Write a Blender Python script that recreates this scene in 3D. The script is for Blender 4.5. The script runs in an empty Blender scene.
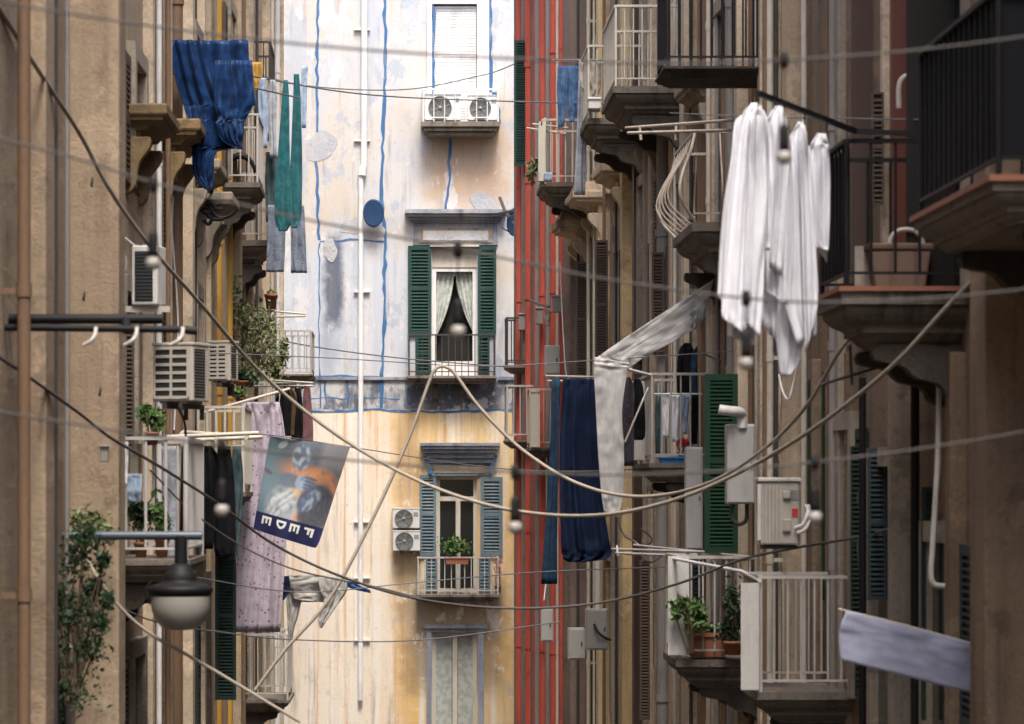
import bpy, bmesh, math, random
from mathutils import Vector, Matrix, noise
RND = random.Random(11)
F, CX, HY, ZC = 3000.0, 400.0, 490.0, 8.0
sc = bpy.context.scene
COL = sc.collection

def P(px, py, Y):
    return Vector(((px-CX)*Y/F, Y, ZC+(HY-py)*Y/F))
def ZP(py, Y): return ZC+(HY-py)*Y/F
def XP(px, Y): return (px-CX)*Y/F

# ------------------------------------------------------------------ materials
def srgb(r, g, b):
    f = lambda c: (c/255/12.92) if c/255 <= .04045 else ((c/255+.055)/1.055)**2.4
    return (f(r), f(g), f(b), 1)
class NT:
    def __init__(s, name, rough=.8, metal=0, spec=.3):
        m = bpy.data.materials.new(name); m.use_nodes = True
        s.m = m; s.t = m.node_tree; s.b = s.t.nodes['Principled BSDF']
        s.b.inputs['Roughness'].default_value = rough
        s.b.inputs['Metallic'].default_value = metal
        s.b.inputs['Specular IOR Level'].default_value = spec
        s._pos = None
    def n(s, typ, **kw):
        x = s.t.nodes.new(typ)
        for k, v in kw.items(): setattr(x, k, v)
        return x
    def l(s, a, b): s.t.links.new(a, b)
    def pos(s):
        if s._pos is None: s._pos = s.n('ShaderNodeNewGeometry').outputs['Position']
        return s._pos
    def noise(s, scale, detail=4, vec=(1, 1, 1), rough=.55, off=0):
        mp = s.n('ShaderNodeMapping'); mp.inputs['Scale'].default_value = vec
        mp.inputs['Location'].default_value = (off, off*1.7, off*.6)
        s.l(s.pos(), mp.inputs['Vector'])
        nz = s.n('ShaderNodeTexNoise'); nz.inputs['Scale'].default_value = scale
        nz.inputs['Detail'].default_value = detail; nz.inputs['Roughness'].default_value = rough
        s.l(mp.outputs[0], nz.inputs['Vector'])
        return nz.outputs['Fac']
    def rng(s, v, a, b, c=0, d=1, smooth=True):
        r = s.n('ShaderNodeMapRange'); r.interpolation_type = 'SMOOTHSTEP' if smooth else 'LINEAR'
        s.l(v, r.inputs['Value'])
        for i, x in zip(('From Min', 'From Max', 'To Min', 'To Max'), (a, b, c, d)): r.inputs[i].default_value = x
        return r.outputs[0]
    def math(s, op, a, b=None):
        x = s.n('ShaderNodeMath', operation=op)
        for i, v in enumerate((a, b)):
            if v is None: continue
            if isinstance(v, (int, float)): x.inputs[i].default_value = v
            else: s.l(v, x.inputs[i])
        return x.outputs[0]
    def mix(s, f, a, b, mode='MIX'):
        x = s.n('ShaderNodeMix', data_type='RGBA', blend_type=mode)
        for k, v in ((0, f), (6, a), (7, b)):
            if isinstance(v, (int, float)): x.inputs[k].default_value = v
            elif isinstance(v, tuple): x.inputs[k].default_value = v
            else: s.l(v, x.inputs[k])
        return x.outputs[2]
    def out(s, col, bump=None, bs=.3, dist=.01):
        if isinstance(col, tuple): s.b.inputs['Base Color'].default_value = col
        else: s.l(col, s.b.inputs['Base Color'])
        if bump is not None:
            bp = s.n('ShaderNodeBump'); bp.inputs['Strength'].default_value = bs; bp.inputs['Distance'].default_value = dist
            s.l(bump, bp.inputs['Height']); s.l(bp.outputs[0], s.b.inputs['Normal'])
        return s.m
def k(c, f): return (c[0]*f, c[1]*f, c[2]*f, 1)

def plaster(name, c1, c2, stain, amount=.6, rough=.9, off=0, crack=.25):
    t = NT(name, rough, spec=.2); W = (1, .22, 1)
    c = t.mix(t.rng(t.noise(.55, 5, off=off), .35, .65), c1, c2)
    c = t.mix(t.math('MULTIPLY', t.rng(t.noise(1.6, 7, (1.9, .8, .14), .62, off+3), .5, .72), amount), c, stain)
    c = t.mix(t.math('MULTIPLY', t.rng(t.noise(4.2, 8, (2.4, 1.2, .10), .68, off+13), .52, .72), amount*.5), c, stain)
    c = t.mix(t.math('MULTIPLY', t.rng(t.noise(1.5, 9, W, .70, off+7), .56, .585), crack*1.6), c, k(c1, 1.4))
    c = t.mix(t.math('MULTIPLY', t.rng(t.noise(1.9, 9, W, .74, off+17), .575, .595), crack*1.8), c, k(c2, .52))
    c = t.mix(t.math('MULTIPLY', t.rng(t.noise(6, 7, (1, .4, .6), .72, off+9), .55, .68), crack*1.5), c, k(stain, .9))
    fine = t.noise(30, 6, (1, .6, 1), .72)
    c = t.mix(t.rng(fine, .35, .7, 0, .32, False), c, k(stain, 1.1))
    return t.out(c, t.math('ADD', fine, t.math('MULTIPLY', t.noise(5, 8, W, .7, off), 1.5)), .7, .016)

def paint(name, c, rough=.5, dirt=.35, dirtc=(.05, .045, .04, 1), metal=0, spec=.4):
    t = NT(name, rough, metal, spec)
    a = t.mix(t.math('MULTIPLY', t.rng(t.noise(3, 7, (1.4, 1.4, .5), .65), .48, .72), dirt), c, dirtc)
    a = t.mix(t.rng(t.noise(26, 5), .35, .75, 0, .18, False), a, k(c, .55))
    return t.out(a, t.noise(60, 3), .12, .004)

def fabric(name, c, c2=None, rough=.9, sheen=.2, scale=9, pat=None):
    t = NT(name, rough, spec=.15)
    c2 = c2 or k(c, .72)
    a = t.mix(t.rng(t.noise(scale, 4), .4, .62), c, c2)
    if pat:
        v = t.n('ShaderNodeTexVoronoi'); v.inputs['Scale'].default_value = pat[1]
        t.l(t.pos(), v.inputs['Vector'])
        f = t.rng(t.math('ADD', v.outputs['Distance'], t.math('MULTIPLY', t.noise(pat[1]*1.7, 3), .4)), pat[2], pat[2]+.08, 1, 0)
        a = t.mix(f, a, pat[0])
    t.b.inputs['Sheen Weight'].default_value = sheen
    return t.out(a, t.noise(220, 2), .12, .002)

def leafmat(name, c):
    t = NT(name, .55, spec=.3)
    a = t.mix(t.rng(t.noise(14, 3), .35, .65), k(c, .6), k(c, 1.5))
    t.b.inputs['Subsurface Weight'].default_value = 0
    return t.out(a)

M = {}
# -- facade at the end of the street: painted zones, runs and patches
def end_facade():
    t = NT('aged_two_tone_plaster', .92, spec=.15)
    sep = t.n('ShaderNodeSeparateXYZ'); t.l(t.pos(), sep.inputs[0])
    X, Z = sep.outputs[0], sep.outputs[2]
    wob = t.noise(2.2, 6, rough=.65)
    w = t.math('MULTIPLY', t.math('SUBTRACT', wob, .5), 1.0)
    def rect(x0, x1, z0, z1, sx, sz, wx=.6, wz=.8):
        Xw = t.math('ADD', X, t.math('MULTIPLY', w, wx)); Zw = t.math('ADD', Z, t.math('MULTIPLY', w, wz))
        f = t.math('MULTIPLY', t.rng(Xw, x0-sx, x0+sx), t.rng(Xw, x1-sx, x1+sx, 1, 0))
        g = t.math('MULTIPLY', t.rng(Zw, z0-sz, z0+sz), t.rng(Zw, z1-sz, z1+sz, 1, 0))
        return t.math('MULTIPLY', f, g)
    cream, warm, cool = (.555, .54, .52, 1), (.55, .48, .40, 1), (.46, .485, .53, 1)
    up = t.mix(t.rng(t.noise(.7, 6, (1, 1, .7), .6, 2), .42, .66), cream, warm)
    up = t.mix(t.rng(t.noise(1.1, 7, (1.3, 1, .45), .62, 5), .46, .66, 0, .9), up, cool)
    up = t.mix(rect(-2.4, .55, 10.2, 12.9, .3, .5), up, t.mix(t.rng(t.noise(1.6, 6, (2.4, 1, .12), .6, 8), .35, .65), (.46, .50, .56, 1), (.58, .58, .60, 1)))
    up = t.mix(t.math('MULTIPLY', rect(.55, 2.1, 13.6, 15.4, .25, .4, .9, .9), .75), up, (.50, .32, .18, 1))
    up = t.mix(t.math('MULTIPLY', rect(-1.55, -1.3, 10.2, 11.5, .12, .3, .4, .8), .4), up, (.10, .14, .22, 1))
    up = t.mix(t.math('MULTIPLY', rect(-2.3, -1.9, 14, 17.8, .12, .6), .5), up, (.34, .38, .46, 1))
    och = t.mix(t.rng(t.noise(.8, 6, (1.2, 1, .5), .6, 12), .4, .64), (.72, .46, .18, 1), (.76, .58, .33, 1))
    och = t.mix(t.rng(t.noise(1.5, 7, (2.6, 1, .07), .6, 15), .46, .64, 0, .9), och, (.78, .72, .62, 1))
    och = t.mix(t.math('MULTIPLY', rect(-2.4, -.2, 2, 9.6, .5, .3, .9, .2), .72), och, (.77, .72, .65, 1))
    och = t.mix(t.math('MULTIPLY', t.rng(t.noise(2.6, 7, (3.2, 1, .05), .6, 25), .54, .68), .7), och, (.58, .30, .09, 1))
    och = t.mix(t.math('MULTIPLY', rect(.1, 2.1, 4, 6.1, .3, .35, .9, .8), .7), och, (.20, .14, .09, 1))
    och = t.mix(t.math('MULTIPLY', rect(-.1, .4, 5.2, 9.4, .12, .5, .4, .8), .45), och, (.30, .22, .15, 1))
    band = t.mix(t.rng(t.noise(3.0, 7, (1, 1, .5), .65, 21), .4, .62), (.09, .105, .14, 1), (.42, .42, .43, 1))
    band = t.mix(rect(.6, 2.0, 9.5, 10.1, .2, .1), band, (.10, .10, .12, 1))
    up = t.mix(t.math('MULTIPLY', t.rng(t.noise(1.4, 10, (1, 1, .7), .74, 51), .57, .585), .75), up, (.38, .42, .49, 1))
    up = t.mix(t.math('MULTIPLY', t.rng(t.noise(1.1, 10, (1.2, 1, .6), .74, 57), .59, .605), .8), up, (.62, .61, .60, 1))
    up = t.mix(t.math('MULTIPLY', t.rng(t.noise(4.5, 8, (2.5, 1, .09), .7, 61), .58, .72), .45), up, (.20, .23, .30, 1))
    up = t.mix(t.math('MULTIPLY', rect(-1.5, -1.15, 11.3, 13.0, .1, .25, .35, .9), .85), up, (.035, .06, .115, 1))
    och = t.mix(t.math('MULTIPLY', t.rng(t.noise(1.5, 10, (1, 1, .7), .74, 63), .59, .605), .7), och, (.70, .62, .50, 1))
    och = t.mix(t.math('MULTIPLY', t.rng(t.noise(6, 8, (2.5, 1, .06), .7, 67), .56, .70), .5), och, (.30, .17, .08, 1))
    band = t.mix(t.math('MULTIPLY', t.rng(t.noise(2.5, 10, (1, 1, .8), .74, 71), .52, .55), .7), band, (.55, .54, .52, 1))
    zw = t.math('ADD', Z, t.math('MULTIPLY', w, .10))
    c = t.mix(t.rng(zw, 9.57, 9.63), och, band)
    c = t.mix(t.rng(zw, 10.15, 10.27), c, up)
    c = t.mix(t.math('MULTIPLY', t.rng(t.noise(2.5, 8, (2.2, 1, .2), .65, 31), .54, .74), .6), c, (.22, .19, .17, 1))
    c = t.mix(t.math('MULTIPLY', t.rng(t.noise(9, 9, (1, 1, .7), .75, 33), .55, .72), .5), c, (.30, .27, .25, 1))
    c = t.mix(t.math('MULTIPLY', t.rng(t.noise(2.0, 9, (1, 1, .8), .72, 35), .60, .62), .35), c, (.40, .385, .39, 1))
    c = t.mix(t.math('MULTIPLY', t.rng(t.noise(5, 8, rough=.7, off=41), .60, .68), .5), c, (.72, .70, .68, 1))
    fine = t.noise(30, 6, rough=.7)
    c = t.mix(t.rng(fine, .35, .75, 0, .2, False), c, (.3, .25, .2, 1))
    return t.out(c, t.math('ADD', fine, t.noise(3, 6)), .5, .012)
M['end'] = end_facade()
M['patch'] = plaster('grey_repair_plaster', (.42, .42, .44, 1), (.50, .49, .48, 1), (.2, .2, .22, 1), .5)
M['stone_blue'] = plaster('blue_grey_stone_trim', (.20, .22, .27, 1), (.42, .41, .40, 1), (.07, .09, .14, 1), .7, off=2)
M['stone'] = plaster('weathered_stone_trim', (.44, .36, .265, 1), (.34, .28, .21, 1), (.07, .06, .05, 1), .75, off=4)
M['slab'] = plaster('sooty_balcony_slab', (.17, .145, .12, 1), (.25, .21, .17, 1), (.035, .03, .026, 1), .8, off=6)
M['slabdark'] = plaster('dark_slab_underside', (.07, .06, .05, 1), (.10, .085, .07, 1), (.02, .018, .016, 1), .7, off=8)  # darker copy of the slab plaster, for brackets and one thin slab
M['wallL1'] = plaster('warm_beige_plaster', (.47, .36, .25, 1), (.39, .295, .205, 1), (.15, .105, .07, 1), .55, off=10)
M['wallL2'] = plaster('grey_beige_plaster', (.46, .355, .25, 1), (.37, .29, .21, 1), (.12, .09, .065, 1), .6, off=12)
M['wallL3'] = plaster('ochre_grey_plaster', (.58, .44, .26, 1), (.48, .38, .27, 1), (.14, .11, .08, 1), .5, off=14)
M['wallR1'] = plaster('shaded_brown_taupe_plaster', (.34, .245, .165, 1), (.23, .17, .12, 1), (.055, .04, .03, 1), .9, off=16)  # base colour darkened to carry the shade over the near right side
M['wallR2'] = plaster('pinkish_beige_plaster', (.56, .44, .31, 1), (.47, .37, .27, 1), (.13, .10, .08, 1), .5, off=18)
M['wallR2b'] = plaster('yellow_plaster', (.74, .57, .31, 1), (.70, .55, .34, 1), (.26, .19, .12, 1), .5, off=20)
M['wallR3'] = plaster('grey_brown_plaster', (.22, .165, .14, 1), (.28, .22, .185, 1), (.07, .05, .045, 1), .6, off=22)
M['pil'] = plaster('pale_beige_pilaster', (.68, .55, .40, 1), (.57, .46, .335, 1), (.14, .11, .085, 1), .75, off=24)
M['pilgrey'] = plaster('grey_pilaster', (.42, .355, .275, 1), (.33, .28, .22, 1), (.09, .08, .07, 1), .6, off=26)
M['capital'] = plaster('ochre_brown_moulding', (.30, .205, .10, 1), (.22, .155, .085, 1), (.06, .045, .03, 1), .7, off=28)
M['brown'] = paint('dark_brown_paint', (.075, .045, .035, 1), .6, .3)
M['brownpipe'] = paint('brown_pipe_paint', (.20, .125, .075, 1), .55)
M['red'] = paint('red_pipe_paint', (.52, .090, .058, 1), .7, .7, (.24, .055, .038, 1))
M['yellow'] = paint('yellow_pipe_paint', (.52, .29, .055, 1), .5, .35, (.16, .09, .03, 1))
M['greypipe'] = paint('grey_pipe_paint', (.27, .25, .23, 1), .5, .35)
M['white'] = paint('white_paint', (.72, .70, .67, 1), .5, .35, (.26, .22, .18, 1))
M['cream'] = paint('cream_metal_paint', (.58, .53, .44, 1), .5, .4, (.2, .15, .1, 1))
M['railbeige'] = paint('beige_railing_paint', (.50, .42, .34, 1), .55, .5, (.16, .10, .06, 1))
M['railgrey'] = paint('dull_white_railing_paint', (.50, .475, .44, 1), .5, .5, (.2, .16, .13, 1))
M['black'] = paint('black_iron', (.010, .0095, .010, 1), .6, .25, (.03, .022, .016, 1), spec=.25)
M['iron'] = paint('dark_iron', (.055, .05, .048, 1), .5, .3, (.1, .06, .04, 1))
M['mesh'] = NT('black_shade_net', .85, spec=.1).out((.012, .012, .014, 1))
M['steel'] = paint('bluish_steel', (.10, .12, .14, 1), .4, .3, metal=.2)
M['green'] = paint('dark_green_shutter', (.012, .048, .038, 1), .5, .45, (.05, .075, .065, 1))
M['greenR'] = paint('bottle_green_shutter', (.007, .040, .019, 1), .5, .3, (.02, .03, .02, 1))
M['greendark'] = paint('blackish_green_shutter', (.018, .04, .032, 1), .6, .3)
M['teal'] = paint('faded_teal_shutter', (.12, .165, .185, 1), .55, .4, (.25, .28, .28, 1))
M['bluegrey'] = paint('blue_grey_shutter', (.045, .065, .075, 1), .55, .3)
M['wood'] = paint('brown_louvre', (.10, .07, .052, 1), .6, .4)
M['redwood'] = paint('red_brown_door', (.13, .04, .025, 1), .5, .3)
M['acwhite'] = paint('ac_white_enamel', (.62, .60, .56, 1), .45, .4, (.3, .26, .2, 1))
M['acgrey'] = paint('ac_yellowed_enamel', (.47, .43, .37, 1), .45, .4, (.2, .16, .12, 1))
M['acdark'] = NT('ac_dark_grille', .7).out((.15, .155, .15, 1))
M['accoil'] = NT('ac_coil', .7).out((.022, .025, .025, 1))
M['acfan'] = paint('ac_fan_guard', (.26, .26, .25, 1), .5)
M['box'] = paint('grey_meter_cabinet', (.40, .39, .37, 1), .5, .4, (.2, .17, .14, 1))
M['redlabel'] = NT('red_label', .5).out((.5, .05, .03, 1))
M['bluepaint'] = paint('blue_sealing_paint', (.035, .125, .28, 1), .7, .9, (.24, .29, .36, 1))
M['bluedish'] = paint('deep_blue_dish', (.008, .035, .095, 1), .5, .25, (.02, .08, .2, 1))
M['glass'] = NT('dark_window_glass', .08, spec=.5).out((.012, .014, .015, 1))
M['dark'] = NT('dark_room', .9).out((.02, .018, .016, 1))
M['curtain'] = fabric('pale_net_curtain', (.50, .52, .47, 1), (.36, .39, .35, 1))
M['lampglass'] = NT('frosted_lamp_glass', .35, spec=.5).out((.31, .295, .262, 1))
M['bulb'] = NT('frosted_bulb_glass', .3, spec=.4).out((.36, .34, .31, 1))
M['rope'] = paint('beige_cable_sheath', (.36, .31, .25, 1), .7, .3, (.15, .12, .09, 1))
M['cable'] = paint('dark_cable_sheath', (.085, .075, .068, 1), .7, .3)
M['wire'] = paint('thin_grey_wire', (.16, .16, .165, 1), .6, .2)
M['terra'] = paint('terracotta', (.33, .13, .07, 1), .8, .4)
M['leaf'] = leafmat('green_leaf', (.075, .135, .035, 1))
M['leafdark'] = leafmat('dark_leaf', (.020, .040, .014, 1))
M['leafdry'] = leafmat('dry_grey_green_leaf', (.16, .18, .08, 1))
M['stem'] = paint('brown_stem', (.11, .075, .045, 1), .8)
M['flower'] = NT('red_petal', .6).out((.5, .03, .03, 1))
M['bluecrate'] = NT('blue_plastic', .45).out((.06, .22, .5, 1))
M['basket'] = paint('brown_plastic_planter', (.19, .13, .095, 1), .6, .3)
M['tile'] = paint('terracotta_edge_tile', (.30, .125, .075, 1), .7, .4)
# cloth
M['c_blue'] = fabric('crinkled_blue_sheet', (.006, .034, .115, 1), (.003, .016, .058, 1), .4, .1, 9)
M['c_teal'] = fabric('teal_cotton', (.018, .125, .14, 1), (.012, .08, .095, 1))
M['c_floral'] = fabric('blue_floral_cotton', (.20, .23, .29, 1), None, pat=((.04, .06, .12, 1), 26, .38))
M['c_lblue'] = fabric('pale_blue_cotton', (.36, .45, .58, 1))
M['c_grey'] = fabric('light_grey_cotton', (.38, .40, .44, 1))
M['c_lilac'] = fabric('lilac_dotted_cotton', (.44, .375, .43, 1), (.37, .31, .365, 1), pat=((.15, .09, .14, 1), 15, .36))
M['c_black'] = fabric('black_cotton', (.008, .008, .010, 1), sheen=0)
M['c_brown'] = fabric('brown_cotton', (.10, .06, .03, 1), sheen=0)
M['c_mauve'] = fabric('dusty_mauve_cotton', (.19, .085, .095, 1))
M['c_navy'] = fabric('navy_trouser_cloth', (.010, .019, .050, 1), (.007, .012, .033, 1), scale=3, sheen=0)
M['c_denim'] = fabric('blue_denim', (.05, .11, .24, 1), (.10, .18, .33, 1))
M['c_slate'] = fabric('slate_blue_cloth', (.020, .047, .085, 1), sheen=0)
M['c_white'] = fabric('white_cotton', (.74, .74, .78, 1), (.70, .70, .74, 1))
M['c_white2'] = fabric('grey_white_cotton', (.72, .72, .75, 1), (.66, .66, .70, 1))
M['c_darkpat'] = fabric('dark_patterned_cloth', (.05, .04, .055, 1), None, pat=((.3, .24, .27, 1), 14, .25))
M['c_lav'] = fabric('pale_lavender_sheet', (.34, .355, .47, 1), (.30, .315, .42, 1))
M['c_greentone'] = fabric('grey_green_cloth', (.07, .11, .115, 1), sheen=0)
M['c_beige'] = fabric('beige_cloth', (.45, .40, .34, 1))
def film(name, c, rough=.3):
    t = NT(name, rough, spec=.4)
    a = t.mix(t.rng(t.noise(5, 5), .4, .65), c, k(c, .86))
    t.out(a, t.noise(7, 5, rough=.6), .25, .03)
    tr = t.n('ShaderNodeBsdfTranslucent'); t.l(a, tr.inputs['Color']); mx = t.n('ShaderNodeMixShader'); mx.inputs[0].default_value = .35
    t.l(t.b.outputs[0], mx.inputs[1]); t.l(tr.outputs[0], mx.inputs[2]); t.l(mx.outputs[0], t.t.nodes['Material Output'].inputs['Surface'])
    return t.m
M['film'] = film('milky_plastic_sheet', (.62, .60, .58, 1), .35)
M['tarp'] = film('torn_pale_tarpaulin', (.55, .53, .50, 1), .5)
M['paving'] = plaster('dark_basalt_paving', (.06, .058, .055, 1), (.085, .08, .075, 1), (.03, .028, .026, 1), .5)

# ------------------------------------------------------------------ mesh builder
class MB:
    def __init__(s): s.v = []; s.f = []; s.sm = []
    def add(s, vs, fs, smooth=False):
        o = len(s.v); s.v += [Vector(v) for v in vs]
        s.f += [tuple(i+o for i in f) for f in fs]; s.sm += [smooth]*len(fs); return s
    def hexa(s, p):  # bottom 4 ccw, top 4
        return s.add(p, [(3, 2, 1, 0), (4, 5, 6, 7), (0, 1, 5, 4), (1, 2, 6, 5), (2, 3, 7, 6), (3, 0, 4, 7)])
    def box(s, x0, x1, y0, y1, z0, z1):
        x0, x1 = sorted((x0, x1)); y0, y1 = sorted((y0, y1)); z0, z1 = sorted((z0, z1))
        return s.hexa([(x0, y0, z0), (x1, y0, z0), (x1, y1, z0), (x0, y1, z0), (x0, y0, z1), (x1, y0, z1), (x1, y1, z1), (x0, y1, z1)])
    def pb(s, px0, px1, py0, py1, Y, dep):
        a = P(px0, py1, Y); b = P(px1, py0, Y)
        return s.box(a.x, b.x, Y, Y+dep, a.z, b.z)
    def bar(s, a, b, w, h=None):  # rectangular bar between two points
        a, b = Vector(a), Vector(b); h = h or w
        d = (b-a).normalized(); u = d.cross(Vector((0, 0, 1)))
        if u.length < .01: u = Vector((1, 0, 0))
        u.normalize(); v = u.cross(d)
        c = [(-1, -1), (1, -1), (1, 1), (-1, 1)]
        return s.hexa([a+u*(x*w/2)+v*(y*h/2) for x, y in c]+[b+u*(x*w/2)+v*(y*h/2) for x, y in c])
    def tube(s, pts, r, n=8, curve=False, seg=8):
        pts = [Vector(p) for p in pts]
        if curve and len(pts) > 2: pts = catmull(pts, seg)
        rs = r if isinstance(r, (list, tuple)) else [r]*len(pts)
        if len(rs) != len(pts): rs = [rs[0]+(rs[-1]-rs[0])*i/(len(pts)-1) for i in range(len(pts))]
        vs = []; fs = []; up = None
        for i, p in enumerate(pts):
            t = (pts[min(i+1, len(pts)-1)]-pts[max(i-1, 0)]).normalized()
            if up is None:
                up = t.cross(Vector((0, 0, 1)))
                if up.length < .05: up = t.cross(Vector((1, 0, 0)))
            up = (up-t*up.dot(t)).normalized(); w = t.cross(up)
            for j in range(n):
                a = 2*math.pi*j/n
                vs.append(p+(up*math.cos(a)+w*math.sin(a))*rs[i])
        for i in range(len(pts)-1):
            for j in range(n):
                fs.append((i*n+j, i*n+(j+1) % n, (i+1)*n+(j+1) % n, (i+1)*n+j))
        s.add(vs, fs, True)
        return s.add(vs[:n], [tuple(reversed(range(n)))]).add(vs[-n:], [tuple(range(n))])
    def lathe(s, prof, c, n=24, axis='Z'):
        c = Vector(c); vs = []; fs = []
        for r, h in prof:
            for j in range(n):
                a = 2*math.pi*j/n; x, y = r*math.cos(a), r*math.sin(a)
                vs.append(c+(Vector((x, y, h)) if axis == 'Z' else Vector((x, -h, y)) if axis == 'Y' else Vector((h, x, y))))
        for i in range(len(prof)-1):
            for j in range(n):
                fs.append((i*n+j, i*n+(j+1) % n, (i+1)*n+(j+1) % n, (i+1)*n+j))
        return s.add(vs, fs, True)
    def prism(s, poly, a0, a1, plane='XZ'):
        def m(p, a): return (p[0], a, p[1]) if plane == 'XZ' else (a, p[0], p[1])
        n = len(poly)
        vs = [m(p, a0) for p in poly]+[m(p, a1) for p in poly]
        return s.add(vs, [tuple(range(n)), tuple(reversed(range(n, 2*n)))]+[(i, i+n, (i+1) % n+n, (i+1) % n) for i in range(n)])
    def rot(s, ang, c, start=0):
        m = Matrix.Rotation(ang, 3, 'Z'); c = Vector(c)
        for i in range(start, len(s.v)): s.v[i] = m @ (s.v[i]-c)+c
        return s
    def build(s, name, mat, parent=None, bevel=0, fix=True):
        me = bpy.data.meshes.new(name)
        if parent is None:
            xs = [v.x for v in s.v]; ys = [v.y for v in s.v]; zs = [v.z for v in s.v]
            o0 = Vector(((min(xs)+max(xs))/2, (min(ys)+max(ys))/2, min(zs)))
        else: o0 = base(parent)
        me.from_pydata([v-o0 for v in s.v], [], s.f); me.update()
        if fix:
            bm = bmesh.new(); bm.from_mesh(me); bmesh.ops.recalc_face_normals(bm, faces=bm.faces); bm.to_mesh(me); bm.free()
        me.polygons.foreach_set('use_smooth', s.sm)
        me.materials.append(M[mat] if isinstance(mat, str) else mat)
        o = bpy.data.objects.new(name, me); COL.objects.link(o)
        if parent is None: o.location = o0
        else: o.parent = parent
        BASE[o.name] = o0
        if bevel:
            b = o.modifiers.new('bevel', 'BEVEL'); b.width = bevel; b.segments = 2; b.limit_method = 'ANGLE'
        return o
BASE = {}
def base(o): return BASE[o.name]
def catmull(pts, seg=8):
    out = []; n = len(pts)
    for i in range(n-1):
        p0 = pts[i-1] if i else pts[0]*2-pts[1]; p1, p2 = pts[i], pts[i+1]; p3 = pts[i+2] if i+2 < n else pts[-1]*2-pts[-2]
        for q in range(seg):
            t = q/seg
            out.append(.5*((2*p1)+(p2-p0)*t+(2*p0-5*p1+4*p2-p3)*t*t+(3*p1-p0-3*p2+p3)*t**3))
    return out+[pts[-1]]
def tag(o, label, cat, group=None):
    o['label'] = label; o['category'] = cat
    if group: o['group'] = group
    return o
def thing(name, loc, label, cat, group=None):
    o = bpy.data.objects.new(name, None); COL.objects.link(o); o.location = loc; o.empty_display_size = .2
    BASE[o.name] = Vector(loc)
    return tag(o, label, cat, group)
def struct(o): o['kind'] = 'structure'; return o
def copy_tree(o, parent=None):
    c = o.copy(); COL.objects.link(c)
    if parent: c.parent = parent
    for ch in list(o.children): copy_tree(ch, c)
    return c

# ------------------------------------------------------------------ ground
g = MB(); g.add([(-60, -40, 0), (60, -40, 0), (60, 160, 0), (-60, 160, 0)], [(0, 1, 2, 3)])
struct(g.build('ground', 'paving'))
g = MB(); g.box(-2.2, 3.0, -22, 56, .002, .006); struct(g.build('road', 'paving'))

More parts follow.
